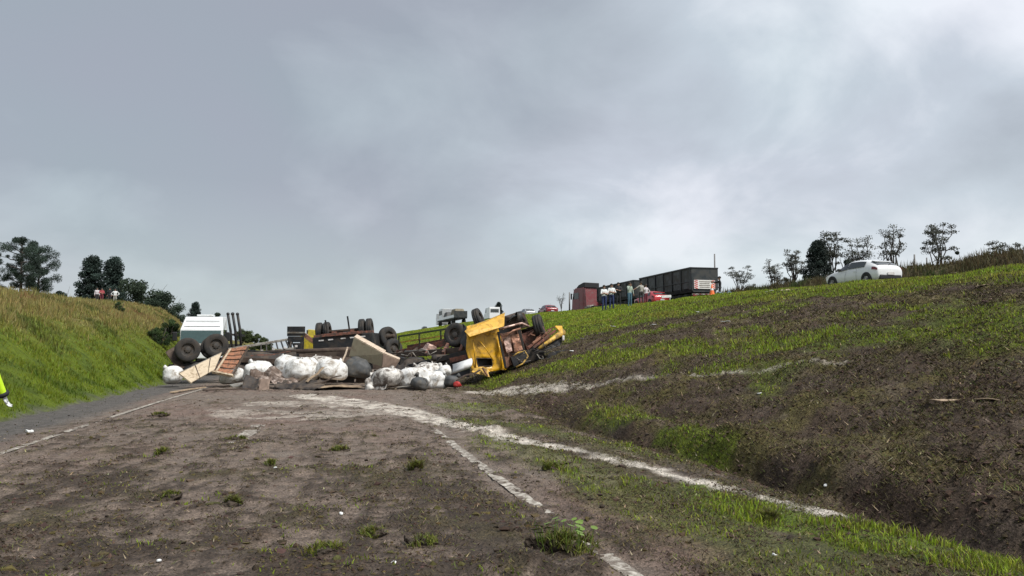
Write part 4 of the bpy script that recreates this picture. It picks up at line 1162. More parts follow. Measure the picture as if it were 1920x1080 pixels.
# ------------------------------------------------------------------ truck chassis upside down, running back from the cab
def chassis():
    base = at(800, 690, 36)
    t = thing('overturned_chassis', 'upside-down truck chassis with rusty rails left of the yellow cab', 'chassis', (base.x, base.y, H(base.x, base.y)))
    w1 = at(727, 632, 40.0); w2 = at(854, 628, 34.8); w3 = at(897, 598, 35.4)
    ax1 = Vector((.55, -.82, .12))
    wheel(t, w1, ax1, .54, .34); wheel(t, w1 - ax1 * .37, ax1, .54, .34)
    part(t, 'axle', MB().cyl(w1 + ax1 * .5, w1 - ax1 * 1.7, .10), M_DARKRUST, smooth=True)
    part(t, 'differential', sack_mesh(91, .6, .6, .55, .9, .9, 0).jitter(.03, 3, 1), M_RUST, smooth=True)
    t.children[-1].location = Vector(w1 + Vector((.25, -.35, -.62))) - t.location
    ax2 = Vector((-.62, -.76, .18)).normalized()
    wheel(t, w2, ax2, .55, .32); wheel(t, w2 - ax2 * .36, ax2, .55, .32)
    ax3 = Vector((.85, -.4, .35)).normalized()
    wheel(t, w3, ax3, .50, .34)
    part(t, 'axle', MB().cyl(w2, w3 + Vector((.1, .2, -.2)), .09), M_DARKRUST, smooth=True)
    part(t, 'guard_rail', MB().beam(at(747, 631, 37.6), at(842, 616, 35.2), .07, .08), mat('dull_green_steel', (.05, .075, .03), .7, dirt=EARTH, dirt_amt=.35), bevel=.008)
    for x, y0, y1, d in ((748, 632, 655, 37.6), (786, 626, 650, 36.6), (826, 620, 640, 35.6)):
        part(t, 'guard_post', MB().beam(at(x, y0, d), at(x + 1, y1, d), .06, .06), MATS['dull_green_steel'])
    part(t, 'guard_rail', MB().beam(at(750, 642, 37.6), at(836, 629, 35.4), .05, .06), M_YELLOWM)
    part(t, 'frame_rail', MB().beam(at(745, 662, 37.2), at(880, 634, 34.2), .12, .26), M_RUST, bevel=.012)
    part(t, 'frame_rail', MB().beam(at(728, 668, 36.4), at(870, 656, 33.4), .12, .26), M_DARKRUST, bevel=.012)
    part(t, 'frame_rail', MB().beam(at(765, 652, 38.6), at(850, 637, 36.0), .12, .24), M_RUST, bevel=.012)
    for u in (.08, .3, .52, .74, .95):
        part(t, 'cross_member', MB().beam(at(745, 662, 37.2).lerp(at(880, 634, 34.2), u), at(728, 670, 36.0).lerp(at(870, 660, 33.0), u), .12, .16), M_RUST if u > .4 else M_DARKRUST)
    part(t, 'frame_rail', MB().beam(at(760, 690, 34.2), at(880, 660, 32.8), .16, .22), M_BLACKST, bevel=.012)
    part(t, 'frame_rail', MB().beam(at(845, 676, 33.0), at(880, 668, 32.6), .14, .20), M_RUST, bevel=.012)
    part(t, 'drive_shaft', MB().cyl(at(760, 660, 36.0), at(866, 655, 33.6), .07, n=12), M_GREYST, smooth=True)
    part(t, 'gearbox', MB().box(at(806, 654, 35.2), (.55, .6, .42), Euler((.2, .4, .3)), (.7, .8)).jitter(.04, 3, 6), M_PINKPL, bevel=.05)
    part(t, 'air_tank', MB().lathe([(-.40, .001), (-.38, .12), (-.3, .16), (.3, .16), (.38, .12), (.40, .001)], 'X', 16, at(780, 676, 34.6)), M_BLACKST, smooth=True)
    part(t, 'air_tank', MB().lathe([(-.40, .001), (-.38, .13), (-.3, .17), (.3, .17), (.38, .13), (.40, .001)], 'X', 16, at(826, 672, 33.6)), M_TARPD, smooth=True)
    part(t, 'battery_box', MB().box(at(752, 680, 34.4), (.35, .4, .5), Euler((.1, .1, .5))), M_BLACKST, bevel=.02)
    rnd = random.Random(5)
    for k in range(7):
        x0 = rnd.uniform(742, 850); y0 = rnd.uniform(655, 690); d0 = rnd.uniform(33.2, 34.4)
        P = [at(x0 + j * rnd.uniform(6, 13), y0 + rnd.uniform(-7, 7), d0 - .06 * j) for j in range(5)]
        part(t, 'torn_hose', MB().tube(P, rnd.uniform(.015, .03), 6), M_TARPD if k % 3 else M_GREYST, smooth=True)
    part(t, 'mud_flap', sheet([at(742, 706, 33.6), at(790, 704, 33.4), at(800, 676, 34.2), at(740, 672, 34.6)], 10, 8, .12, 1.8, 41), M_TARPD, solid=.03)
    part(t, 'mud_flap', sheet([at(795, 708, 33.2), at(880, 704, 32.6), at(882, 672, 33.2), at(800, 680, 33.8)], 12, 8, .12, 1.8, 43), M_BLACKST, solid=.03)
    part(t, 'wheel_arch', sheet([at(864, 640, 33.9), at(876, 690, 32.9), at(880, 620, 33.8), at(868, 606, 34.2)], 8, 8, .08, 2, 45), M_BLACKST, solid=.03)
chassis()

# ------------------------------------------------------------------ the yellow cab thrown on its side
def cab():
    b0 = at(918, 700, 32.4)
    t = thing('overturned_yellow_cab', 'crushed yellow truck cab thrown on its side on the slope', 'truck cab', (b0.x, b0.y, H(b0.x, b0.y)))
    back = Vector((.42, .90, .10)) * 1.25
    # rear wall, dented
    TL, TR, BR, BL = at(875, 612, 32.5), at(932, 606, 32.9), at(947, 694, 32.7), at(886, 699, 32.1)
    ML, MR = at(874, 655, 32.2), at(944, 660, 32.8)
    def wall(P):
        return MB().grid(P)
    rows = []
    for j in range(17):
        v = j / 16
        if v < .5: l = TL.lerp(ML, v * 2); r = TR.lerp(MR, v * 2)
        else: l = ML.lerp(BL, v * 2 - 1); r = MR.lerp(BR, v * 2 - 1)
        row = []
        for i in range(15):
            u = i / 14; p = l.lerp(r, u)
            q = p * 1.7
            dent = .10 * mnoise.noise(q) + .06 * mnoise.noise(q * 2.7) - .08 * math.exp(-((u - .62 + .25 * v) / .10) ** 2) * math.sin(v * 3.1)
            row.append(p + Vector((.2, -.97, 0)) * dent + Vector((0, 0, .05 * mnoise.noise(Vector((u * 3, 1, 0))) * (1 if v > .9 else 0))))
        rows.append(row)
    ww = wall(rows)
    # window opening cut through the sheet
    keep = []
    for f in ww.f:
        i, j = f[0] % 15, f[0] // 15
        if 3 <= i <= 8 and 11 <= j <= 13: continue
        keep.append(f)
    ww.f = keep
    part(t, 'rear_wall', ww, M_YELLOW, solid=.03, smooth=True)
    wi = MB(); 
    g = lambda i, j: rows[j][i] + Vector((.06, .30, 0))
    slab(wi, g(3, 11), g(9, 11), g(9, 14), g(3, 14), .03)
    part(t, 'window', wi, mat('black_cab_interior', (.008, .008, .009), .6))
    fr = MB()
    for a, b in (((3, 11), (9, 11)), ((9, 11), (9, 14)), ((9, 14), (3, 14)), ((3, 14), (3, 11))):
        fr.tube([rows[a[1]][a[0]] + Vector((0, -.01, 0)), rows[b[1]][b[0]] + Vector((0, -.01, 0))], .022, 6)
    part(t, 'window_seal', fr, M_TARPD, t.children[-1])
    # side, roof and far skins
    for nm, A, B in (('side_wall', TL, BL), ('roof_skin', BL, BR)):
        Q = [A, B, B + back, A + back]
        part(t, nm, sheet(Q, 12, 8, .06, 1.6, 51 if nm == 'side_wall' else 53), M_YELLOW, solid=.03, smooth=True)
    for x0, y0, x1, y1, d in ((886, 633, 892, 690, 32.15), (934, 640, 941, 690, 32.55)):
        part(t, 'panel_rib', MB().tube([at(x0, y0, d), at((x0 + x1) / 2 + 1, (y0 + y1) / 2, d - .02), at(x1, y1, d)], .028, 6), M_YELLOW, smooth=True)
    part(t, 'crease', MB().tube([at(900, 640, 32.25), at(912, 655, 32.3), at(925, 676, 32.35)], .024, 6), M_YELLOW, smooth=True)
    # flared roof spoiler / sun visor bent outwards along the top
    P = [at(871, 621, 31.9), at(880, 632, 31.8), at(945, 612, 32.4), at(946, 588, 32.8), at(924, 597, 32.6), at(907, 604, 32.5), at(881, 613, 32.2)]
    m = MB(); n = Vector((.22, -.97, .1)) * .035
    k = len(P)
    m.add([p - n for p in P] + [p + n for p in P], [tuple(range(k)), tuple(range(2 * k - 1, k - 1, -1))] + [(i, (i + 1) % k, k + (i + 1) % k, k + i) for i in range(k)])
    part(t, 'bent_spoiler', m, M_YELLOW, bevel=.02)
    m = MB(); off = Vector((.15, .55, .06))
    m.add([P[6], P[5], P[4], P[3], P[3] + off, P[4] + off, P[5] + off, P[6] + off], [(0, 1, 6, 7), (1, 2, 5, 6), (2, 3, 4, 5)])
    part(t, 'spoiler_lip', m, M_YELLOWM, solid=.03)
    part(t, 'bottom_tear', sheet([at(884, 697, 31.9), at(918, 707, 31.9), at(915, 692, 32.1), at(890, 690, 32.1)], 8, 4, .05, 3, 3), M_YELLOWM, solid=.02)
    part(t, 'torn_bracket', MB().beam(at(905, 690, 31.9), at(914, 705, 31.8), .10, .06), M_COPPER)
    # floor pan and underbody facing right
    F = [at(937, 626, 32.9), at(976, 618, 33.6), at(986, 664, 33.5), at(950, 690, 32.8)]
    part(t, 'floor_pan', sheet(F, 14, 14, .05, 2.2, 61), M_COPPER, solid=.04)
    part(t, 'floor_plate', sheet([at(943, 634, 32.7), at(956, 630, 32.85), at(960, 658, 32.85), at(950, 662, 32.7)], 6, 8, .04, 3, 63), M_PINKPL, solid=.03)
    part(t, 'floor_plate', sheet([at(958, 628, 32.9), at(972, 626, 33.1), at(980, 656, 33.1), at(964, 660, 32.9)], 6, 8, .05, 3, 65), M_COPPER, solid=.03)
    part(t, 'floor_rail', MB().beam(at(972, 612, 33.3), at(983, 662, 33.2), .16, .14), M_BLACKST, bevel=.02)
    part(t, 'floor_rail', MB().beam(at(934, 622, 32.6), at(948, 690, 32.5), .10, .10), M_BLACKST, bevel=.02)
    part(t, 'suspension_arm', MB().tube([at(938, 617, 32.7), at(955, 612, 32.8), at(978, 606, 33.2), at(992, 612, 33.4)], .05, 8), M_PINKPL, smooth=True)
    part(t, 'suspension_arm', MB().tube([at(948, 630, 32.6), at(962, 620, 32.8), at(976, 616, 33.0)], .045, 8), M_COPPER, smooth=True)
    part(t, 'step_frame', MB().tube([at(962, 668, 32.4), at(972, 661, 32.5), at(984, 658, 32.6), at(990, 668, 32.5), at(980, 682, 32.3), at(968, 688, 32.2)], .035, 8), M_YELLOWM, smooth=True)
    part(t, 'engine_block', MB().box(at(966, 602, 34.0), (.95, .9, .62), Euler((.1, -.25, .2)), (.8, .8)).jitter(.10, 2.4, 8), M_DARKRUST, bevel=.04)
    part(t, 'engine_pipe', MB().tube([at(950, 605, 33.3), at(962, 593, 33.4), at(978, 592, 33.6), at(984, 603, 33.6)], .06, 8), M_BLACKST, smooth=True)
    part(t, 'fan_shroud', MB().lathe([(-.10, .26), (.10, .30), (.12, .24), (-.08, .20)], 'X', 18, at(972, 596, 33.5)), M_BLACKST, smooth=True)
    part(t, 'engine_bay', MB().box(at(1000, 636, 34.0), (1.25, .9, .85), Euler((0, -.42, .1)), (.9, .8)).jitter(.10, 2.2, 12), M_RUST, bevel=.03)
    ax = Vector((.90, -.36, .25)).normalized()
    wheel(t, at(1010, 611, 33.7), ax, .50, .40); wheel(t, at(1001, 618, 34.9) - ax * 1.5, ax, .50, .34)
    part(t, 'front_axle', MB().cyl(at(1010, 611, 33.7), at(1001, 618, 34.9) - ax * 1.5, .08), M_DARKRUST, smooth=True)
    # bumper and brown bars running up to the right
    part(t, 'bumper', MB().tube([at(1010, 654, 32.7), at(1030, 640, 33.0), at(1048, 628, 33.3), at(1055, 622, 33.5)], [.07, .09, .13, .16], 10), M_YELLOWM, smooth=True)
    m = sheet([at(1046, 616, 33.3), at(1059, 640, 33.3), at(1053, 612, 33.9), at(1040, 612, 33.6)], 8, 8, .05, 2.5, 71)
    part(t, 'bumper_corner', m, M_YELLOW, solid=.05, smooth=True)
    for k, (a, b) in enumerate((((1000, 652, 32.9), (1042, 619, 33.4)), ((998, 644, 33.1), (1034, 618, 33.6)), ((990, 652, 33.0), (1024, 626, 33.5)))):
        part(t, 'cross_bar', MB().beam(at(*a), at(*b), .09, .09), M_RUST if k != 1 else M_COPPER, bevel=.01)
    part(t, 'bumper_lamp', MB().box(at(1056, 634, 33.2), (.10, .10, .22)), M_REFL, bevel=.02)
    part(t, 'grille', sheet([at(1006, 664, 32.8), at(1050, 648, 33.2), at(1056, 630, 33.5), at(1016, 648, 33.0)], 10, 6, .07, 2.2, 73), M_BLACKST, solid=.04)
    rnd = random.Random(9)
    for k in range(16):
        x0 = rnd.uniform(965, 1035); y0 = 676 - (x0 - 965) * .22 + rnd.uniform(-14, 6); d0 = rnd.uniform(32.2, 32.9)
        P = [at(x0 + j * rnd.uniform(3, 9) - 8, y0 + rnd.uniform(-7, 6), d0 - .03 * j) for j in range(4)]
        part(t, 'torn_pipe', MB().tube(P, rnd.uniform(.012, .026), 6), (M_TARPD, M_BLACKST, M_GREYST, M_TARPD)[k % 4], smooth=True)
    for k in range(10):
        x0 = rnd.uniform(985, 1030); y0 = rnd.uniform(618, 652)
        part(t, 'engine_rod', MB().beam(at(x0, y0, 33.3), at(x0 + rnd.uniform(8, 22), y0 - rnd.uniform(-6, 14), 33.3), .05, .05), (M_RUST, M_COPPER, M_DARKRUST)[k % 3])
    part(t, 'cab_filling', MB().box(at(925, 652, 33.6), (1.3, .9, 1.7), Euler((.05, .08, .3))), mat('black_cab_interior', (.008, .008, .009), .6))
    part(t, 'lower_wreck', MB().box(at(985, 668, 33.4), (1.5, .8, .5), Euler((0, -.35, .1))).jitter(.12, 2, 4), M_BLACKST)
    Q = [at(1024, 676, 32.6), at(1050, 664, 32.8), at(1066, 654, 33.2), at(1030, 660, 33.2)]
    part(t, 'door_skin', sheet(Q, 8, 6, .07, 2, 77), M_BLACKST, solid=.02)
cab()
# ------------------------------------------------------------------ cars on the upper road
M_CARGLASS = mat('car_glass', (.018, .026, .026), .06, var=.05, spec=.9)
M_CARTYRE = mat('car_tyre', (.02, .02, .02), .85, var=.2)
M_ALLOY = mat('alloy_rim', (.38, .37, .37), .35, .6, var=.1)
M_TRIM = mat('black_trim', (.014, .014, .015), .5, var=.1)
M_LAMP = mat('red_tail_lamp', (.16, .010, .012), .25, var=.1)
M_CWHITE = mat('white_car_paint', (.74, .75, .75), .28, var=.03, coat=.5)
M_CRED = mat('red_car_paint', (.46, .028, .035), .28, var=.05, coat=.5)
M_CDRED = mat('dark_red_car_paint', (.22, .025, .03), .3, var=.05, coat=.5)
M_CDARK = mat('dark_car_paint', (.035, .04, .042), .3, var=.05, coat=.5)
M_CGREY = mat('silver_car_paint', (.42, .43, .43), .3, .3, var=.05, coat=.5)
HATCH = [  # y, z bottom, z belt, z top, half width body, half width roof
    (-2.10, .46, .70, .78, .70, .52), (-2.06, .30, .84, .93, .80, .60), (-1.93, .22, .93, 1.03, .86, .63), (-1.62, .20, .96, 1.19, .88, .61), (-1.30, .20, .96, 1.33, .88, .58), (-.75, .19, .94, 1.43, .885, .575),
    (-.05, .19, .92, 1.46, .885, .57), (.38, .19, .90, 1.40, .885, .565), (.78, .19, .89, 1.18, .88, .58), (1.10, .20, .88, .985, .875, .62), (1.30, .20, .86, .935, .87, .66), (1.72, .21, .79, .86, .85, .64), (1.98, .26, .68, .75, .79, .56), (2.08, .38, .58, .62, .70, .48)]
def ring(st):
    y, zb, zt, zr, wb, wr = st
    return [(0, y, zb), (wb * .82, y, zb), (wb * .965, y, zb + .12), (wb, y, .55 * zb + .45 * zt + .08), (wb * .955, y, zt), (wr + (wb * .955 - wr) * .12, y, zr - (zr - zt) * .16), (wr * .72, y, zr), (0, y, zr + .02)]
def full(st):
    r = ring(st)
    return [(-x, y, z) for x, y, z in reversed(r[1:])] + r[1:] if False else [(-x, y, z) for x, y, z in r[::-1]][:-1] + r
def patch(m, i0, i1, k0, k1, fu=(0, 1), fv=(0, 1), off=.018, side=1, stations=HATCH):
    """a piece of the body surface lifted off it; station range, ring range"""
    rows = []
    n = 8
    for a in range(n + 1):
        t = i0 + (i1 - i0) * (fu[0] + (fu[1] - fu[0]) * a / n)
        i = min(int(t), len(stations) - 2); f = t - i
        st = tuple(p + (q - p) * f for p, q in zip(stations[i], stations[i + 1]))
        r = ring(st); row = []
        for b in range(5):
            s = k0 + (k1 - k0) * (fv[0] + (fv[1] - fv[0]) * b / 4)
            j = min(int(s), 6); g = s - j
            p = Vector(r[j]).lerp(Vector(r[j + 1]), g)
            row.append(p)
        rows.append(row)
    c = Vector((0, 0, .7))
    for row in rows:
        for q in range(len(row)):
            d = Vector((row[q].x, row[q].y * .15, (row[q].z - .7) * 1.2))
            row[q] = row[q] + d.normalized() * off
            row[q].x *= side
    m.grid(rows)
    return m
def car(label, paint, loc, rz, cat='car', roof=None, detail=True):
    t = thing('parked_car', label, cat, loc, (0, 0, rz), 'cars on the upper road')
    L = lambda nm, m, mt, par=None, **k: part(t, nm, m, mt, par, world=False, **k)
    m = MB().grid([full(s) for s in HATCH]); n = 15
    m.f.append(tuple(range(n))); m.f.append(tuple((len(HATCH) - 1) * n + j for j in reversed(range(n))))
    body = L('body', m, paint, smooth=True, sub=2)
    for s in (1, -1):
        L('side_window', patch(MB(), 4.25, 6.4, 4, 5, (.02, .98), (.12, .90), side=s), M_CARGLASS, smooth=True)
        L('side_window', patch(MB(), 6.4, 8.6, 4, 5, (.03, .95), (.12, .90), side=s), M_CARGLASS, smooth=True)
        L('tail_lamp', patch(MB(), 1.1, 2.7, 3.55, 4.0, (0, 1), (0, 1), .02, s), M_LAMP, smooth=True)
        L('head_lamp', patch(MB(), 10.9, 12.2, 3.45, 4.0, (0, 1), (0, 1), .02, s), M_REFL, smooth=True)
        mm = MB().box((s * .97, .62, .98), (.20, .12, .13))
        L('mirror', mm, M_TRIM, bevel=.03)
        L('sill', MB().box((s * .84, -.05, .22), (.10, 2.3, .10)), M_TRIM, bevel=.02)
        for y in (-1.32, 1.33):
            L('wheel_arch', MB().lathe([(s * .70, .36), (s * .895, .365), (s * .897, .30), (s * .70, .02)], 'X', 28, (0, y, .34)), M_TRIM)
            w = wheel(t, (s * .80, y, .315), (1, 0, 0), .315, .20, False, M_CARTYRE, world=False)
            r = MB()
            r.lathe([(s * .085, .205), (s * .09, .19), (s * .05, .17), (s * .05, .001)], 'X', 20)
            for k in range(5):
                a = k * 2 * math.pi / 5
                r.beam((s * .085, 0, 0), (s * .085, .19 * math.cos(a), .19 * math.sin(a)), .045, .03)
            ro = part(t, 'rim', r, M_ALLOY, w, world=False)
            if s < 0: pass
        L('door_seam', MB().tube([(s * .905, .28, .32), (s * .905, .26, .60), (s * .872, .18, .90)], .006, 4), M_TRIM)
        L('door_seam', MB().tube([(s * .905, -.62, .32), (s * .905, -.60, .60), (s * .872, -.62, .92)], .006, 4), M_TRIM)
        L('door_handle', MB().box((s * .90, -.45, .80), (.03, .16, .03)), paint, bevel=.008)
    rw = MB(); patch(rw, 2.1, 3.7, 5.2, 7, (0, 1), (0, 1), .02, 1); patch(rw, 2.1, 3.7, 5.2, 7, (0, 1), (0, 1), .02, -1)
    L('rear_window', rw, M_CARGLASS, smooth=True)
    ws = MB(); patch(ws, 7.15, 8.9, 5.2, 7, (0, 1), (0, 1), .02, 1); patch(ws, 7.15, 8.9, 5.2, 7, (0, 1), (0, 1), .02, -1)
    L('windscreen', ws, M_CARGLASS, smooth=True)
    L('roof_spoiler', MB().box((0, -1.50, 1.28), (1.06, .24, .03), Euler((R(14), 0, 0))), paint, bevel=.012)
    L('rear_bumper', MB().box((0, -2.02, .40), (1.36, .20, .24)), M_TRIM, bevel=.05)
    L('number_plate', MB().box((0, -2.135, .58), (.42, .02, .13)), M_REFL)
    L('rear_wiper', MB().beam((.0, -2.0, 1.06), (.25, -1.86, 1.18), .02, .02), M_TRIM)
    L('antenna', MB().cyl((0, -1.2, 1.45), (0, -1.34, 1.58), .012, .005, 6), M_TRIM)
    return t
def on(x, y, dz=0.0):
    return Vector((x, y, float(base_height(np.array([x]), np.array([y]))[0]) + dz))
def lat(px, x):
    """distance along the road at which a thing x metres right of the camera shows at column px"""
    r = ray(px, 600)
    return r.y * x / r.x
car('white hatchback parked on the grass edge of the upper road', M_CWHITE, on(28.3, lat(1619, 28.3), .06), R(3))
car('bright red car behind the standing people, by the rear dump trailer', M_CRED, on(28.8, lat(1222, 28.8), .02), R(4))
car('dark red car farther along the upper road, left of the red truck', M_CDRED, on(28.6, lat(1027, 28.6), .02), R(2))
car('silver car almost hidden behind the crest, left of the dark red car', M_CGREY, on(29.3, lat(988, 29.3), .1), R(2))
car('dark car at the far left end of the upper road, behind the grass', M_CDARK, on(30, lat(796, 30), .25), R(0))

# ------------------------------------------------------------------ red tractor and its two black dump trailers
M_DUMP = mat('black_dump_paint', (.020, .025, .027), .45, var=.25, scale=2, dirt=(.055, .055, .05), dirt_amt=.42, dirt_scale=1.2)
M_DUMPR = mat('black_dump_rib', (.010, .012, .014), .5, var=.2)
M_TRED = mat('dull_red_cab_paint', (.20, .045, .050), .4, var=.15, dirt=(.17, .095, .09), dirt_amt=.35, coat=.3)
M_SIGNW = mat('white_sign_face', (.70, .68, .64), .5, var=.05)
M_SIGNR = mat('red_sign_stripe', (.55, .05, .035), .5, var=.1)
M_ORNG = mat('traffic_orange', (.75, .16, .03), .5, var=.1)
def dump_trailer(label, y0, y1, x, zt, sign):
    yc = (y0 + y1) / 2; p = on(x, yc)
    t = thing('dump_trailer', label, 'trailer', p, (0, 0, 0), 'black dump trailers')
    Ln = y1 - y0; h = Ln / 2
    L = lambda nm, m, mt, par=None, **k: part(t, nm, m, mt, par, world=False, **k)
    zb = 1.20; W = 1.27
    box = L('dump_body', MB().prism([(-W * .84, zb), (W * .84, zb), (W * .98, zb + .35), (W, zt), (W - .08, zt), (W * .9, zb + .4), (-W * .9, zb + .4), (-W + .08, zt), (-W, zt), (-W * .98, zb + .35)], -h, h, 'Y'), M_DUMP, bevel=.02)
    for y in (-h + .03, h - .03):
        L('end_gate', MB().box((0, y, (zb + zt) / 2 + .1), (2 * W - .1, .08, zt - zb - .15)), M_DUMP, bevel=.02)
    nr = 6
    for s in (-1, 1):
        for k in range(nr + 1):
            y = -h + .12 + (Ln - .24) * k / nr
            L('side_rib', MB().box((s * (W + .03), y, (zb + zt) / 2 + .12), (.09, .17, zt - zb - .20)), M_DUMPR, bevel=.015)
        L('top_rail', MB().box((s * (W + .005), 0, zt), (.16, Ln + .06, .13)), M_DUMPR, bevel=.02)
        L('mid_rail', MB().box((s * (W + .015), 0, zb + .95), (.06, Ln - .1, .09)), M_DUMPR, bevel=.01)
        for y in (-h + 1.3, -h + 2.6, -h + 3.9):
            wheel(t, (s * 1.12, y, .53), (1, 0, 0), .53, .30, world=False)
            wheel(t, (s * .78, y, .53), (1, 0, 0), .53, .30, False, world=False)
        L('mud_flap', MB().box((s * .95, -h + .55, .62), (.62, .03, .62)), M_TRIM)
        L('chassis_rail', MB().box((s * .45, 0, 1.02), (.14, Ln - .2, .30)), M_DUMPR)
        L('side_guard', MB().box((s * 1.15, h * .25, .75), (.05, Ln * .42, .35)), M_DUMPR)
    for y in (-h + 1.3, -h + 2.6, -h + 3.9):
        L('axle', MB().cyl((-1.1, y, .53), (1.1, y, .53), .08), M_DUMPR)
    L('top_rail', MB().box((0, -h + .02, zt), (2 * W, .14, .12)), M_DUMPR, bevel=.02)
    L('under_run_bar', MB().box((0, -h - .05, .62), (2.3, .10, .16)), M_DUMPR, bevel=.01)
    for s in (-1, 1):
        lamp = L('tail_lamp', MB().box((s * .95, -h - .07, .88), (.42, .06, .16)), M_LAMP, bevel=.01)
    L('light_bar', MB().box((0, -h - .02, 1.02), (2.4, .08, .12)), M_GREYST)
    for k in range(8):
        L('reflector', MB().box((-1.05 + .3 * k, -h - .075, 1.02), (.16, .02, .07)), M_REFL if k % 2 else M_LAMP)
    if sign:
        sg = L('warning_sign', MB().box((-.02, -h - .055, 1.88), (2.02, .05, .78)), M_SIGNW, bevel=.008)
        for s in (-1, 1):
            for k in range(5):
                z = 1.52 + .17 * k
                m = MB(); x0 = s * .68; x1 = s * .99
                slab(m, (x0, -h - .088, z - .05), (x1, -h - .088, min(z + .07, 2.27)), (x1, -h - .088, min(z + .15, 2.27)), (x0, -h - .088, z + .03), .012)
                L('chevron_stripe', m, M_SIGNR, sg)
        for k in range(4):
            L('printed_line', MB().box((-.02, -h - .086, 2.12 - .16 * k), (1.05 - .1 * (k % 2), .01, .07)), M_GREYST, sg)
    return t
XT = 32.0
yr = lat(1322, XT)
dump_trailer('rear black ribbed dump trailer with a red and white warning sign', yr, yr + 11.6, XT, 3.34, True)
dump_trailer('front black dump trailer between the red tractor and the rear trailer', yr + 13.2, yr + 24.6, XT, 3.05, False)
def tractor():
    y = yr + 26.2
    t = thing('truck_tractor', 'faded red truck tractor with dark roof fairing, pulling the black trailers', 'truck', on(XT - .2, y, -.15), (0, 0, .30))
    L = lambda nm, m, mt, par=None, **k: part(t, nm, m, mt, par, world=False, **k)
    prof = [(2.0, .55), (4.35, .55), (4.45, .9), (4.38, 1.9), (4.02, 3.15), (3.7, 3.35), (2.0, 3.35)]
    cabb = L('cab', MB().prism(prof, -1.24, 1.24, 'X'), M_TRED, bevel=.06)
    ws = MB(); slab(ws, (-1.1, 4.40, 1.98), (1.1, 4.40, 1.98), (1.05, 4.10, 3.0), (-1.05, 4.10, 3.0), .03)
    L('windscreen', ws, M_CARGLASS)
    for s in (-1, 1):
        L('side_window', MB().prism([(2.95, 2.0), (4.15, 2.0), (3.98, 2.75), (2.95, 2.8)], s * 1.235, s * 1.262, 'X'), M_CARGLASS)
        L('mirror', MB().box((s * 1.42, 4.28, 2.35), (.16, .14, .75)), M_TRIM, bevel=.03)
        L('mirror_arm', MB().beam((s * 1.22, 4.1, 2.65), (s * 1.42, 4.28, 2.6), .04, .04), M_TRIM)
        L('door_seam', MB().box((s * 1.244, 2.85, 1.6), (.012, .02, 2.0)), M_TRIM)
        L('step', MB().box((s * 1.18, 3.9, .55), (.16, .7, .3)), M_TRIM, bevel=.02)
        L('fuel_tank', MB().lathe([(-.7, .001), (-.68, .30), (.68, .30), (.7, .001)], 'Y', 18, (s * .95, 1.1, .85)), M_GREYST, smooth=True)
        wheel(t, (s * 1.08, 3.45, .53), (1, 0, 0), .53, .31, world=False)
        for yy in (-.9, .35):
            wheel(t, (s * 1.10, yy - .3, .53), (1, 0, 0), .53, .30, world=False)
            wheel(t, (s * .76, yy - .3, .53), (1, 0, 0), .53, .30, False, world=False)
        L('chassis_rail', MB().box((s * .42, .8, .92), (.12, 5.4, .28)), M_DUMPR)
        L('side_fairing', MB().prism([(1.35, .9), (2.0, .9), (2.0, 3.3), (1.6, 3.2)], s * 1.16, s * 1.21, 'X'), M_TRED)
    L('roof_fairing', MB().prism([(1.85, 3.36), (3.7, 3.36), (3.2, 3.72), (2.2, 3.98), (1.85, 3.98)], -1.1, 1.1, 'X'), M_TRIM, bevel=.05)
    L('sun_visor', MB().box((0, 4.16, 3.16), (2.2, .34, .06), Euler((R(20), 0, 0))), M_TRIM)
    L('grille', MB().box((0, 4.45, 1.25), (1.7, .06, .7)), M_TRIM, bevel=.02)
    L('bumper', MB().box((0, 4.46, .62), (2.46, .2, .42)), M_TRED, bevel=.05)
tractor()
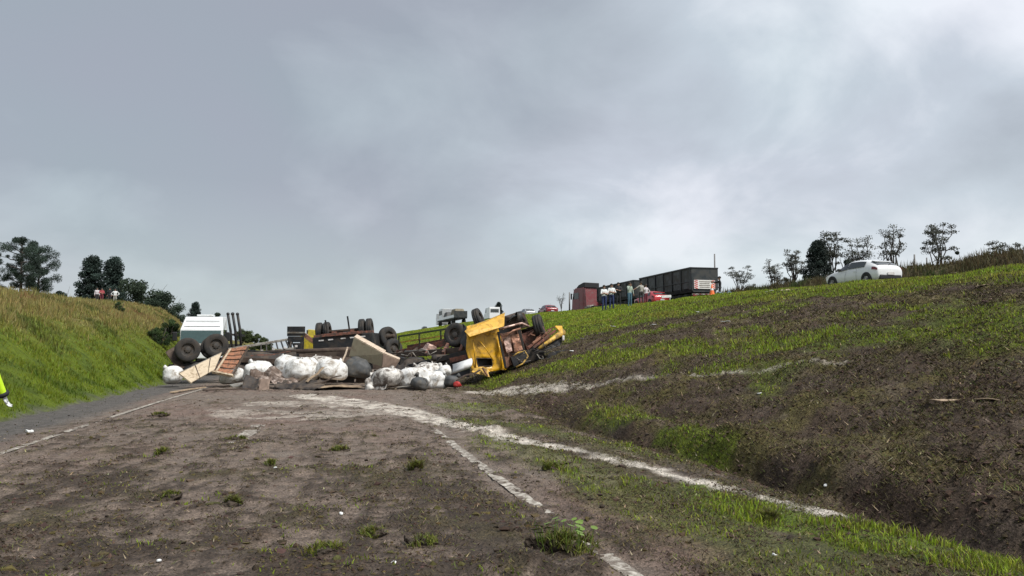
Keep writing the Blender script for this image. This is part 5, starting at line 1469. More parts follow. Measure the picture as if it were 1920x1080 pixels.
def far_truck():
    x = 27.9; y = lat(846, x)
    t = thing('flatbed_truck', 'distant grey flatbed truck with a covered load on the upper road', 'truck', on(x, y, .35))
    t.scale = (1.12, 1.45, 1.12)
    L = lambda nm, m, mt, par=None, **k: part(t, nm, m, mt, par, world=False, **k)
    L('flatbed', MB().box((0, 0, 1.25), (2.6, 19, .35)), M_DUMP, bevel=.03)
    L('side_board', MB().box((-1.32, 0, 1.55), (.06, 19, .5)), M_CGREY)
    L('covered_load', MB().box((0, -6.5, 2.35), (2.4, 5.5, 1.5), None, (.7, .6)).jitter(.2, .5, 3), M_BEIGE, bevel=.2)
    L('covered_load', MB().box((0, 1.2, 2.2), (2.4, 4.0, 1.3), None, (.8, .6)).jitter(.2, .5, 5), M_BAGG, bevel=.2)
    L('crate', MB().box((0, 6.2, 2.75), (2.4, 4.2, 2.1)), M_CGREY, bevel=.05)
    for k in range(3):
        L('crate_opening', MB().box((-1.21, 4.9 + 1.3 * k, 2.9), (.04, .8, .9)), M_DUMP)
    for s in (-1, 1):
        for yy in (-8.2, -6.9, 6.5, 7.8):
            wheel(t, (s * 1.05, yy, .53), (1, 0, 0), .53, .4, False, world=False)
    L('tail_board', MB().box((0, -9.6, 1.9), (2.6, .1, 1.3)), M_DUMP)
    L('truck_cab', MB().prism([(9.8, .5), (12.0, .5), (12.0, 1.8), (11.6, 3.0), (9.8, 3.0)], -1.22, 1.22, 'X'), M_CGREY, bevel=.06)
    x = 28.6; y = lat(922, x)
    t = thing('white_van', 'pale van beyond the yellow cab, half hidden by the grass crest', 'van', on(x, y, .2))
    L('van_body', MB().prism([(-2.6, .35), (2.4, .35), (2.6, .8), (2.5, 1.2), (1.7, 1.45), (1.0, 2.35), (-2.6, 2.4)], -.98, .98, 'X'), M_CWHITE, bevel=.08)
    L('rear_window', MB().box((0, -2.62, 1.75), (1.5, .03, .6)), M_CARGLASS)
    for s in (-1, 1):
        L('side_window', MB().prism([(.2, 1.5), (1.45, 1.5), (.95, 2.15), (.2, 2.15)], s * .975, s * .995, 'X'), M_CARGLASS)
        for yy in (-1.6, 1.6):
            wheel(t, (s * .86, yy, .34), (1, 0, 0), .34, .22, False, M_CARTYRE, world=False)
far_truck()

# ------------------------------------------------------------------ white truck standing behind the wreck, facing the camera
def white_truck():
    p = at(378, 629, 43.0); gx, gy = p.x, p.y
    t = thing('white_truck', 'white truck with dark windscreen standing behind the overturned wheels', 'truck', (gx, gy, H(gx, gy)), (0, 0, R(-2)))
    z = p.z - H(gx, gy)                        # height of the middle of the windscreen
    L = lambda nm, m, mt, par=None, **k: part(t, nm, m, mt, par, world=False, **k)
    # front faces -Y
    prof = [(-.10, z - .95), (0, z + .33), (.55, z + 1.06), (2.0, z + 1.10), (2.0, z - .95)]
    W = 1.14
    m = MB(); n = len(prof)
    vs = []
    for s in (-1, 1):
        for (y, zz) in prof:
            k = 1.0 if zz < z + .5 else .86
            vs.append((s * W * k, y, zz))
    m.add(vs, [tuple(range(n)), tuple(range(2 * n - 1, n - 1, -1))] + [(i, (i + 1) % n, n + (i + 1) % n, n + i) for i in range(n)])
    L('cab', m, M_WPAINT, bevel=.05)
    ws = MB(); slab(ws, (-1.08, -.09, z - .42), (1.02, -.09, z - .42), (1.02, -.035, z + .27), (-1.06, -.035, z + .27), .03)
    g = L('windscreen', ws, mat('teal_windscreen', (.045, .085, .085), .12, var=.15, spec=.7))
    for k in range(2):
        zz = z + .52 + .30 * k; yy = .12 + .19 * k
        L('roof_groove', MB().box((0, yy - .01, zz), (1.9 - .1 * k, .02, .03), Euler((R(-32), 0, 0))), M_CGREY)
    L('roof_hatch', MB().box((.02, 1.0, z + 1.14), (.86, .7, .10)), M_WPAINT, bevel=.03)
    L('grille', MB().box((0, -.13, z - .72), (1.5, .05, .32)), M_TRIM, bevel=.02)
    L('number_plate', MB().box((.1, -.16, z - .50), (.46, .02, .12)), M_WHITEP)
    for s in (-1, 1):
        L('side_window', MB().prism([(.15, z - .35), (1.1, z - .35), (1.1, z + .32), (.2, z + .32)], s * (W - .01), s * (W + .015), 'X'), M_CARGLASS)
        L('mirror', MB().box((s * (W + .26), -.02, z - .06), (.24, .14, .50)), M_TRIM, bevel=.04)
        L('mirror_arm', MB().beam((s * W, .05, z + .18), (s * (W + .24), 0, z + .14), .04, .04), M_TRIM)
        wheel(t, (s * .98, .75, .53), (1, 0, 0), .53, .30, world=False)
        wheel(t, (s * .98, 5.2, .53), (1, 0, 0), .53, .30, world=False)
        L('chassis_rail', MB().box((s * .42, 3.6, .9), (.12, 5.2, .28)), M_DUMPR)
    L('bumper', MB().box((0, -.16, z - 1.10), (2.3, .22, .36)), M_WPAINT, bevel=.05)
    # three dark stakes with round heads behind the cab
    for k in range(3):
        x = 1.16 + .27 * k
        L('stake', MB().tube([(x + .06, 2.6, z - .9), (x - .02, 2.5, z + .3), (x - .18, 2.4, z + 1.28)], .075, 8), M_BLACKST, smooth=True)
        L('stake_head', sack_mesh(101 + k, .19, .19, .19, 1, 1, 0), M_BLACKST, smooth=True, loc=(x - .18, 2.4, z + 1.30))
    L('stake_rail', MB().beam((1.1, 2.55, z + .1), (1.95, 2.55, z + .02), .10, .12), M_BLACKST)
    L('load_bed', MB().box((0, 4.4, z - .62), (2.4, 4.0, .3)), M_BLACKST)
white_truck()
# ------------------------------------------------------------------ people
def cloth(name, col, rough=.8):
    return mat('cloth_' + name, col, rough, var=.18, scale=9, bump=.3, bscale=14)
M_SKIN = mat('skin', (.34, .20, .14), .55, var=.1)
M_HAIR = mat('dark_hair', (.018, .013, .010), .7, var=.3, bump=.4)
M_SHOE = mat('dark_shoe', (.02, .018, .016), .6, var=.2)
def capsule(m, a, b, r0, r1, n=10):
    a, b = Vector(a), Vector(b); d = (b - a)
    L = d.length; d = d / L if L > 1e-6 else Vector((0, 0, 1))
    pts = [a - d * r0 * .95, a - d * r0 * .6, a, a.lerp(b, .5), b, b + d * r1 * .6, b + d * r1 * .95]
    m.tube(pts, [r0 * .25, r0 * .8, r0, (r0 + r1) / 2, r1, r1 * .8, r1 * .25], n)
def person(label, loc, rz, shirt, trousers, h=1.74, arms='down', legs=.0, group=None, turn=0.0, skin=None, joints=None, sleeve='short', cuffs=None, glove=None, lean=0.0, vox=.024, bulk=1.0):
    """x right, y forward, z up; one continuous body, hair and hands as parts"""
    k = h / 1.74
    J = dict(pel=(0, 0, .95), wai=(0, lean * .3, 1.10), che=(0, lean * .6, 1.30), nec=(0, lean * .9 + .01, 1.49), hed=(0, lean + .03, 1.63),
             shL=(-.185, lean * .8, 1.42), shR=(.185, lean * .8, 1.42), hpL=(-.095, 0, .92), hpR=(.095, 0, .92),
             knL=(-.11, .03 + legs, .50), knR=(.11, .03 - legs, .50), anL=(-.12, legs * 1.2, .09), anR=(.12, -legs * 1.5, .09))
    if arms == 'down':
        J.update(elL=(-.25, -.03, 1.13), elR=(.25, -.03, 1.13), haL=(-.25, .08, .86), haR=(.25, .08, .86))
    elif arms == 'folded':
        J.update(elL=(-.27, .10, 1.15), elR=(.27, .10, 1.15), haL=(.08, .25, 1.20), haR=(-.08, .26, 1.14))
    elif arms == 'hips':
        J.update(elL=(-.42, -.06, 1.16), elR=(.42, -.06, 1.16), haL=(-.20, .04, .98), haR=(.20, .04, .98))
    elif arms == 'phone':
        J.update(elL=(-.27, .05, 1.14), elR=(.26, .16, 1.18), haL=(-.24, .16, .88), haR=(.12, .26, 1.46))
    elif arms == 'point':
        J.update(elL=(-.42, .06, 1.26), elR=(.25, -.03, 1.13), haL=(-.60, .16, 1.14), haR=(.26, .10, .87))
    if joints: J.update(joints)
    J = {a: Vector(b) * k for a, b in J.items()}
    S = []   # (a, b, r0, r1, cloth)
    ad = lambda a, b, r0, r1, c: S.append((Vector(a), Vector(b), r0 * k, r1 * k, c))
    ad(J['pel'] + Vector((-.05, 0, 0)), J['pel'] + Vector((.05, 0, 0)), .125, .125, 'T')
    for s in (-1, 1):
        o = Vector((s * .06 * k, 0, 0))
        ad(J['pel'] + o, J['wai'] + o, .110, .105, 'S'); ad(J['wai'] + o, J['che'] + o * 1.2, .105, .118, 'S')
    ad(J['che'] + Vector((-.09, 0, .04)), J['che'] + Vector((.09, 0, .04)), .105, .105, 'S')
    ad(J['che'], J['nec'], .09, .06, 'S'); ad(J['nec'], J['hed'], .055, .058, 'K')
    ad(J['hed'] + Vector((0, 0, -.04)) * k, J['hed'] + Vector((0, -.01, .05)) * k, .082, .092, 'K')
    c, s_ = math.cos(turn), math.sin(turn)
    f = Vector((-s_, c, 0))
    ad(J['hed'] + f * .05 * k + Vector((0, 0, -.06)) * k, J['hed'] + f * .07 * k + Vector((0, 0, -.08)) * k, .045, .035, 'K')
    ad(J['hed'] + f * .085 * k, J['hed'] + f * .105 * k + Vector((0, 0, -.02)) * k, .016, .020, 'K')
    for q in (-1, 1):
        e = Vector((c * q, s_ * q, 0)) * .088 * k
        ad(J['hed'] + e + Vector((0, 0, .01)) * k, J['hed'] + e + Vector((0, 0, -.03)) * k, .022, .016, 'K')
    for q in ('L', 'R'):
        sx = -1 if q == 'L' else 1
        ad(J['nec'] + Vector((sx * .04, 0, -.06)) * k, J['sh' + q], .06, .062, 'S')
        ad(J['sh' + q], J['el' + q], .062 * bulk, .047 * bulk, 'S')
        m_ = J['el' + q].lerp(J['ha' + q], .82)
        ad(J['el' + q], m_, .045 * bulk, .033 * bulk, 'S' if sleeve == 'long' else 'K')
        ad(m_, J['ha' + q], .033 if not cuffs else .042, .030, 'G' if glove else 'K')
        ad(J['hp' + q], J['kn' + q], .098, .068, 'T'); ad(J['kn' + q], J['an' + q], .066, .048, 'T')
        ft = J['an' + q]
        ad(ft + Vector((0, -.05, -.04)) * k, ft + Vector((sx * .015, .15, -.055)) * k, .042, .036, 'B')
    m = MB()
    for a, b, r0, r1, _ in S: capsule(m, a, b, r0, r1)
    tmp = m.build('tmp_body', M_SKIN, None)
    md = tmp.modifiers.new('r', 'REMESH'); md.mode = 'VOXEL'; md.voxel_size = vox
    sm = tmp.modifiers.new('s', 'SMOOTH'); sm.factor = .5; sm.iterations = 2
    dg = bpy.context.evaluated_depsgraph_get()
    me = bpy.data.meshes.new_from_object(tmp.evaluated_get(dg))
    me.name = 'body'
    old = tmp.data; bpy.data.objects.remove(tmp); bpy.data.meshes.remove(old)
    t = thing('person', label, 'person', loc, (0, 0, rz), group)
    slots = [skin or M_SKIN, shirt, trousers, M_SHOE, glove or M_SHOE]
    me.materials.clear()
    for q in slots: me.materials.append(q)
    idx = {'K': 0, 'S': 1, 'T': 2, 'B': 3, 'G': 4}
    nF = len(me.polygons)
    cen = np.zeros(nF * 3, np.float32); me.polygons.foreach_get('center', cen); cen = cen.reshape(-1, 3)
    best = np.full(nF, 1e9); lab = np.zeros(nF, np.int32)
    for a, b, r0, r1, cl in S:
        a_, b_ = np.array(a), np.array(b); ab = b_ - a_
        u = np.clip(((cen - a_) @ ab) / (ab @ ab + 1e-9), 0, 1)
        dd = np.linalg.norm(cen - a_ - u[:, None] * ab, axis=1) - (r0 + (r1 - r0) * u)
        w = dd < best; best[w] = dd[w]; lab[w] = idx[cl]
    me.polygons.foreach_set('material_index', lab)
    me.polygons.foreach_set('use_smooth', np.ones(nF, bool))
    bo = bpy.data.objects.new('body', me); COL.objects.link(bo); bo.parent = t
    # hair: a cap over the skull
    hm = MB(); hd = J['hed'] + Vector((0, -.012, .045)) * k; rows = []
    for j in range(7):
        ph = math.pi / 2 * (1 - j / 6 * 1.25)
        rows.append([hd + Vector((.104 * k * math.cos(ph) * math.cos(a), .112 * k * math.cos(ph) * math.sin(a), .105 * k * math.sin(ph))) - f * .012 * (j / 6) for a in [2 * math.pi * i / 14 for i in range(15)]])
    hm.grid(rows)
    part(t, 'hair', hm, M_HAIR, world=False, smooth=True, solid=.012)
    for q in ('L', 'R'):
        el, ha = J['el' + q], J['ha' + q]
        d = (ha - el).normalized(); sx = -1 if q == 'L' else 1
        side = d.cross(Vector((sx, 0, .2))).normalized(); nrm = side.cross(d).normalized() * -sx
        hmsh = MB()
        p0 = ha - d * .01; p1 = ha + d * .075 * k
        for w in (-.024, -.008, .008, .024):
            hmsh.tube([p0 + side * w * .8 * k, p1 + side * w * k], [.017 * k, .013 * k], 8)
        for i, w in enumerate((-.028, -.010, .009, .027)):
            Lg = (.062, .075, .070, .055)[i] * k; b0 = p1 + side * w * k
            hmsh.tube([b0 - d * .02 * k, b0 + d * Lg * .45 - nrm * .006, b0 + d * Lg * .8 - nrm * .020, b0 + d * Lg * .92 - nrm * .036], [.0105 * k, .0095 * k, .0085 * k, .0065 * k], 6)
        hmsh.tube([ha + side * .028 * k, ha + d * .035 * k + side * .050 * k - nrm * .012, ha + d * .07 * k + side * .050 * k - nrm * .030], [.014 * k, .012 * k, .009 * k], 6)
        part(t, 'hand', hmsh, glove or skin or M_SKIN, world=False, smooth=True)
    if cuffs:
        for q in ('L', 'R'):
            a = J['el' + q].lerp(J['ha' + q], .74); b = J['el' + q].lerp(J['ha' + q], .92)
            part(t, 'cuff', MB().tube([a, a.lerp(b, .5), b], [.050 * k * bulk, .052 * k * bulk, .042 * k * bulk], 14), cuffs, world=False, smooth=True)
    return t
def stand(px, d):
    """ground spot on column px at camera depth d"""
    r = ray(px, 600); p = CAM + r * d
    return Vector((p.x, p.y, H(p.x, p.y)))
NAVY, WHT, BLK = cloth('navy', (.018, .030, .10)), cloth('white', (.66, .68, .68)), cloth('black', (.014, .015, .018))
JEANS, GRN, GREY, MAR = cloth('jeans', (.06, .13, .18)), cloth('pale_green', (.30, .36, .30)), cloth('grey', (.30, .29, .26)), cloth('maroon', (.14, .02, .035))
CHAR, LILAC, PINK = cloth('charcoal', (.035, .032, .036)), cloth('lilac_grey', (.52, .48, .50)), cloth('dull_red', (.30, .05, .06))
PG = 'people standing on the slope by the trucks'
person('left person of the pair in white shirt and navy trousers, arms folded', stand(1133, 53.5), R(185), WHT, NAVY, 1.74, 'folded', group=PG)
person('right person of the pair in white shirt and navy trousers', stand(1147, 53.9), R(175), WHT, NAVY, 1.76, 'folded', group=PG)
person('person in black behind the pair in white shirts', stand(1160, 58.5), R(160), BLK, BLK, 1.76, 'folded', group=PG, sleeve='long')
person('person in pale green top and blue jeans beside the front trailer', stand(1181, 56.5), R(200), GRN, JEANS, 1.80, 'phone', group=PG, sleeve='long')
person('person in grey shirt and charcoal trousers pointing down beside the red car', stand(1203, 60.5), R(20), GREY, CHAR, 1.76, 'point', group=PG, turn=.5, legs=.05)
person('person in lilac top half hidden behind the grey-shirted one', stand(1212, 62.5), R(30), LILAC, MAR, 1.72, 'hips', group=PG, sleeve='long')
person('person in black at the tail of the rear trailer, arms stretched forward', stand(1351, 58.0), R(60), BLK, BLK, 1.80, group=PG, sleeve='long',
       joints=dict(elL=(-.24, .28, 1.34), haL=(-.22, .52, 1.38), elR=(.24, .26, 1.32), haR=(.20, .50, 1.34)))
LG = 'onlookers on the left bank'
person('onlooker in pale top at the left of the group on the bank', stand(180, 88), R(200), LILAC, CHAR, 1.68, 'down', group=LG, sleeve='long')
person('onlooker in dull red top on the left bank', stand(189, 87), R(190), PINK, MAR, 1.70, 'folded', group=LG, sleeve='long')
person('onlooker in dark clothes in the middle of the group on the bank', stand(204, 89), R(170), BLK, CHAR, 1.72, 'down', group=LG, sleeve='long')
person('onlooker in white at the right of the group on the bank', stand(214, 88), R(185), WHT, GREY, 1.74, 'hips', group=LG, sleeve='long')
HV = mat('hi_vis_yellow', (.55, .82, .02), .7, var=.12, scale=5, bump=.4, bscale=10)
p = at(-68, 700, 10.4)
person('person in bright yellow hi-vis jacket cut off by the left edge', Vector((p.x, p.y, H(p.x, p.y))), R(-4), HV, CHAR, 1.80, group=None, sleeve='long', cuffs=BLK, glove=WHT,
       joints=dict(shR=(.20, 0, 1.43), elR=(.40, -.06, 1.16), haR=(.475, .06, .885), elL=(-.27, -.05, 1.16), haL=(-.27, .1, .9)), vox=.018, bulk=1.5)
# ------------------------------------------------------------------ trees and shrubs
M_BARK = mat('tree_bark', (.060, .050, .042), .9, var=.35, scale=4, bump=.5, bscale=10)
M_LEAF = attr_mat('tree_leaves', rough=.7, var=0, transl=.22, spec=.25)
def leaves(name, root, cl, tint, size, rng, parent=None, spiky=False):
    """cl: list of (centre, radii, count); leaf-sized faces through each clump's volume"""
    P = []; T = []
    for c, r, n in cl:
        d = rng.normal(0, 1, (n, 3)); d /= np.linalg.norm(d, axis=1, keepdims=True)
        rad = rng.random((n, 1)) ** .45
        P.append(np.array(c)[None] + d * rad * np.array(r)[None])
        T.append(np.tile(np.array(tint) * rng.uniform(.6, 1.45), (n, 1)) * rng.uniform(.65, 1.4, (n, 1)))
    P = np.concatenate(P); T = np.concatenate(T); n = len(P)
    a = rng.normal(0, 1, (n, 3)); a /= np.linalg.norm(a, axis=1, keepdims=True)
    b = np.cross(a, rng.normal(0, 1, (n, 3))); b /= np.linalg.norm(b, axis=1, keepdims=True)
    s = size * rng.uniform(.6, 1.4, (n, 1))
    if spiky: b = b * .35; a = a * 1.5
    V = np.stack([P - a * s * .5, P + b * s * .35, P + a * s * .5, P - b * s * .35], 1).reshape(-1, 3)
    F = np.arange(4 * n).reshape(-1, 4)
    o = np_mesh(name, V, F, M_LEAF, np.repeat(T, 4, 0), False, 4)
    o.parent = parent or root
    return o
def limb(m, a, b, r0, r1, rnd, sag=.12, n=5):
    a, b = Vector(a), Vector(b); L = (b - a).length; P = []
    for i in range(n + 1):
        t = i / n
        P.append(a.lerp(b, t) + Vector((rnd.uniform(-1, 1), rnd.uniform(-1, 1), rnd.uniform(-.6, .6))) * L * .05 * math.sin(t * math.pi) + Vector((0, 0, sag * L * math.sin(t * math.pi))))
    m.tube(P, [r0 + (r1 - r0) * i / n for i in range(n + 1)], 7 if r0 > .06 else 5)
    return P
def tree(name, label, x, y, top_z, width, style, seed, group=None, tint=None, dens=1.0, cat='tree', base_z=None, leaf=None):
    rnd = random.Random(seed); rng = np.random.default_rng(seed)
    z0 = base_z if base_z is not None else H(x, y) - .1
    h = top_z - z0
    t = thing(name, label, cat, (x, y, z0), (0, 0, 0), group)
    w = width / 2; m = MB(); cl = []
    if style == 'pine':                        # bare bole, level boughs with flat dark tufts
        top = Vector((rnd.uniform(-.3, .3), 0, h * .93)); n = 9
        P = [Vector((top.x * (i / n) ** 2 + rnd.uniform(-.05, .05), rnd.uniform(-.05, .05), top.z * i / n)) for i in range(n + 1)]
        m.tube(P, [.026 * h * (1 - .8 * i / n) for i in range(n + 1)], 9)
        for i in range(26):
            f = .40 + .56 * (i / 25); zz = h * f
            reach = w * (1.05 if f < .72 else 1.05 * math.sqrt(max(.05, 1 - ((f - .72) / .30) ** 2))) * rnd.uniform(.40, 1.0) * (.55 + .5 * min(1, (f - .2) * 2.6))
            a = i * 2.4 + rnd.uniform(-.4, .4)
            b = Vector((math.cos(a) * reach, math.sin(a) * reach, zz + rnd.uniform(.0, .10) * h * .6))
            q = limb(m, P[min(n, int(f * n))].lerp(P[min(n, int(f * n) + 1)], f * n % 1), b, .05 + .004 * h, .015, rnd, -.04)
            r = rnd.uniform(.55, 1.0) * (.080 * h)
            cl.append((b, (r * 1.05, r * 1.05, r * .85), int(420 * dens)))
            cl.append((q[3] + Vector((0, 0, r * .3)), (r * .6, r * .6, r * .4), int(70 * dens)))
        cl.append((Vector((top.x, 0, h * .95)), (w * .45, w * .45, h * .05), int(420 * dens)))
        tint = tint or (.036, .055, .042); ls = leaf or .019 * h
    elif style == 'dense':                     # conifer crown almost to the ground
        m.tube([(0, 0, 0), (.1, 0, h * .4), (0, .1, h * .8), (0, 0, h * .97)], [.03 * h, .022 * h, .012 * h, .004 * h], 9)
        for i in range(46):
            f = .10 + .86 * ((i + .5) / 46); a = i * 2.4
            prof = min(1, (f + .08) * 3.0) * (1 - max(0, f - .25) / .80) ** .80
            reach = w * prof * rnd.uniform(.55, 1.12)
            b = Vector((math.cos(a) * reach, math.sin(a) * reach, h * f))
            limb(m, (0, 0, h * f * .95), b, .05, .015, rnd, .03, 3)
            r = rnd.uniform(.55, 1.15) * .088 * h
            cl.append((b, (r, r, r * .75), int(300 * dens)))
            cl.append((b * .5 + Vector((0, 0, h * f * .5)), (r * 1.1, r * 1.1, r * .9), int(170 * dens)))
        tint = tint or (.032, .050, .042); ls = leaf or .021 * h
    elif style == 'gum':                       # thin upswept limbs, small clumps near the tips
        fork = h * rnd.uniform(.22, .38)
        m.tube([(0, 0, 0), (rnd.uniform(-.1, .1), 0, fork * .5), (0, 0, fork)], [.020 * h, .017 * h, .014 * h], 8)
        nl = rnd.randint(7, 9)
        for i in range(nl):
            a = i * 2 * math.pi / nl + rnd.uniform(-.4, .4); rr = w * rnd.uniform(.35, .95)
            tip = Vector((math.cos(a) * rr, math.sin(a) * rr, h * rnd.uniform(.74, .98) - .16 * h * (rr / w) ** 2))
            P = limb(m, (0, 0, fork * rnd.uniform(.7, 1)), tip, .010 * h, .003 * h, rnd, .06, 6)
            for q in range(5):
                s = P[rnd.randint(3, 5)]; a2 = rnd.uniform(0, 6.28)
                e = s + Vector((math.cos(a2), math.sin(a2), rnd.uniform(.0, .9))) * w * rnd.uniform(.18, .42)
                limb(m, s, e, .004 * h, .0015 * h, rnd, .05, 3)
                r = rnd.uniform(.030, .065) * h
                cl.append((e, (r * 1.3, r * 1.3, r * .6), int(46 * dens)))
            cl.append((tip, (.06 * h, .06 * h, .035 * h), int(60 * dens)))
        tint = tint or (.088, .094, .076); ls = leaf or .017 * h
    else:                                      # shrub
        for i in range(7):
            a = i * .9; tip = Vector((math.cos(a) * w * .7, math.sin(a) * w * .7, h * rnd.uniform(.5, .95)))
            limb(m, (math.cos(a) * .1, math.sin(a) * .1, 0), tip, .03 + .006 * h, .01, rnd, .1, 4)
        for i in range(26):
            a = rnd.uniform(0, 6.28); q = math.sqrt(rnd.random()) * .85; f = rnd.uniform(.15, .9) * math.sqrt(max(.12, 1 - q * q))
            r = rnd.uniform(.16, .30) * min(h, w * 1.2)
            cl.append(((math.cos(a) * q * w, math.sin(a) * q * w, h * f), (r, r, r * .75), int(260 * dens)))
        tint = tint or (.040, .062, .026); ls = leaf or .040 * h
    part(t, 'trunk' if style != 'shrub' else 'stem', m, M_BARK, world=False, smooth=True)
    leaves('crown' if style != 'shrub' else 'foliage', t, cl, tint, ls, rng, spiky=(style in ('pine',)))
    return t
def place(px, ytop, d):
    r = ray(px, ytop); p = CAM + r * d
    return p.x, p.y, p.z
def T(name, label, px, ytop, d, wpx, style, seed, **kw):
    x, y, z = place(px, ytop, d)
    return tree(name, label, x, y, z, wpx * d / FPX, style, seed, **kw)
def TG(name, label, px, pyb, hpx, wpx, style, seed, **kw):
    """rooted where the view meets the ground"""
    p, d = gnd(px, pyb, dmax=300)
    return tree(name, label, p.x, p.y, H(p.x, p.y) + hpx * d / FPX, wpx * d / FPX, style, seed, **kw)
LGp, RGp = 'trees on the left bank', 'thin trees along the right ridge'
T('pine_tree', 'tall dark pine with bare bole at the left edge', 44, 446, 110, 84, 'pine', 3, group=LGp, dens=1.2)
T('pine_tree', 'second dark pine leaning right, behind the tall left pine', 76, 462, 116, 58, 'pine', 8, group=LGp)
T('pine_tree', 'pine at the very left edge, mostly out of frame', -22, 498, 118, 70, 'pine', 12, group=LGp, dens=.8)
T('dense_pine', 'dense dark pine with pointed top, left one of the close pair', 174, 480, 122, 64, 'dense', 15, group=LGp, dens=1.0)
T('dense_pine', 'dense dark pine, right one of the close pair behind the onlookers', 214, 482, 126, 68, 'dense', 18, group=LGp, dens=1.0)
T('shrub', 'dark shrub between the bare pines and the dense pair', 122, 528, 118, 60, 'shrub', 21, tint=(.032, .048, .036), cat='shrub', group=LGp, dens=1.5)
T('shrub', 'rounded dark bush sloping down right of the dense pines', 270, 516, 112, 118, 'shrub', 24, tint=(.040, .058, .036), cat='shrub', group=LGp, dens=2)
T('shrub', 'lower dark bush at the end of the left bank top', 312, 546, 108, 74, 'shrub', 27, tint=(.034, .052, .034), cat='shrub', group=LGp, dens=2)
T('far_tree', 'small dark conifer above the white truck roof', 367, 566, 150, 34, 'dense', 30, group=LGp)
T('shrub', 'dark bush on the skyline just left of the three stakes', 400, 580, 150, 44, 'shrub', 33, tint=(.034, .050, .034), cat='shrub', group=LGp, dens=1.5)
for i, (px, yb, hp, w, lab) in enumerate(((455, 636, 32, 40, 'green bush right of the three stakes on the far bank'), (478, 641, 38, 40, 'tallest green bush on the far left bank, left of the headboard'), (497, 644, 24, 30, 'lowest green bush at the far end of the left bank'))):
    TG('shrub', lab, px, yb, hp, w, 'shrub', 40 + i, tint=(.060, .080, .032), cat='shrub', group='bushes on the far left bank', dens=1.8)
for i, (px, yb, hp, w, lab) in enumerate(((316, 640, 46, 42, 'dark green shrub low on the bank left of the white truck'), (298, 648, 32, 44, 'second shrub on the bank face, nearer the road'), (224, 588, 22, 24, 'small green shrub on the straw-coloured top of the bank'))):
    TG('shrub', lab, px, yb, hp, w, 'shrub', 50 + i, tint=(.040, .068, .024), cat='shrub', group='shrubs on the left bank face', dens=1.6)
for i, (px, yt, d, w, lab, dn) in enumerate((
        (1384, 490, 92, 62, 'low spreading gum tree right of the rear dump trailer', 1.3), (1448, 478, 100, 34, 'small thin tree at the left of the tree line', .9), (1486, 454, 100, 44, 'slim grey-green tree left of the dark pine', 1.0),
        (1556, 423, 96, 54, 'tall airy gum tree just behind the dark pine', 1.0), (1608, 430, 94, 66, 'wide airy gum tree behind the white car roof', 1.0), (1672, 410, 90, 46, 'tall bare-trunked gum tree right of the white car', .8),
        (1757, 410, 88, 66, 'round-crowned gum tree standing alone on the ridge', 1.5), (1884, 436, 84, 60, 'bushy tree near the right edge of the ridge', 1.5), (1940, 446, 86, 50, 'tree crown touching the right frame edge', 1.2))):
    T('gum_tree', lab, px, yt, d, w, 'gum', 60 + i, group=RGp, dens=dn)
T('dense_pine', 'dark conifer in the tree line left of the white car', 1532, 450, 92, 66, 'dense', 75, group=RGp, tint=(.034, .048, .040))
T('shrub', 'dark lower bush in the tree line behind the white car', 1588, 470, 88, 46, 'shrub', 77, tint=(.042, .054, .042), cat='shrub', group=RGp, dens=1.4)
T('shrub', 'small dark bush beside the lone round-crowned tree', 1788, 452, 86, 22, 'shrub', 79, tint=(.042, .054, .042), cat='shrub', group=RGp)
T('far_tree', 'tiny conifer above the yellow cab on the skyline', 935, 566, 170, 20, 'dense', 81, tint=(.026, .036, .034))
T('sapling', 'leafless sapling on the crest left of the red tractor', 1052, 547, 100, 22, 'gum', 83, dens=.25)
for i, (px, yt, d, w) in enumerate(((1405, 530, 78, 40), (1470, 518, 70, 50), (1830, 474, 56, 50), (1900, 466, 54, 44))):
    T('shrub', ('low brown bush at the left foot of the ridge', 'brown bush below the slim grey-green tree', 'brown scrub on the ridge right of the lone tree', 'brown scrub at the right end of the ridge')[i], px, yt, d, w, 'shrub', 90 + i, tint=(.060, .056, .028), cat='shrub', group='scrub on the ridge', dens=1.2)
# ------------------------------------------------------------------ posts, cone, scraps, torn turf
M_POST = mat('weathered_post', (.16, .155, .15), .7, var=.2)
def post(label, px, ytop, d, r, name='post', cat='post'):
    g = stand(px, d); top = at(px, ytop, d)
    m = MB().tube([(0, 0, -.2), (.0, 0, (top.z - g.z) * .5), (.01, 0, top.z - g.z)], [r * 1.15, r, r * .8], 8)
    o = m.build(name, M_POST, None, loc=g, smooth=True)
    return tag(o, label, cat)
post('slim grey pole rising above the rear dump trailer', 1342, 475, 72, .08, 'pole', 'pole')
post('short grey post on the crest left of the red tractor', 1068, 548, 98, .10)
post('thin fence post on the ridge right of the bare-trunked tree', 1719, 476, 60, .07)
post('short leaning post on the ridge near the lone tree', 1742, 482, 60, .06)
g = stand(1336, 53)
t = thing('traffic_cone', 'orange traffic cone on the grass by the rear dump trailer', 'cone', g)
part(t, 'base', MB().box((0, 0, .09), (.46, .46, .05)), M_ORNG, world=False, bevel=.01)
part(t, 'cone_body', MB().lathe([(.10, .19), (.30, .145), (.52, .09), (.80, .035), (.82, .001)], 'Z', 18), M_ORNG, world=False, smooth=True)
part(t, 'reflective_band', MB().lathe([(.40, .122), (.54, .089)], 'Z', 18), M_WHITEP, world=False, smooth=True)
g = stand(1364, 55)
Q = [g + Vector((-.75, -.2, .08)), g + Vector((.75, -.3, .04)), g + Vector((.45, .5, .45)), g + Vector((-.40, .45, .40))]
solo('blue_tarp', sheet(Q, 12, 10, .14, 1.6, 5, .3), mat('dull_blue_tarp', (.06, .11, .16), .6, var=.3, dirt=EARTH, dirt_amt=.3), 'dull blue tarp heaped on the grass behind the traffic cone', 'tarp', solid=.02)
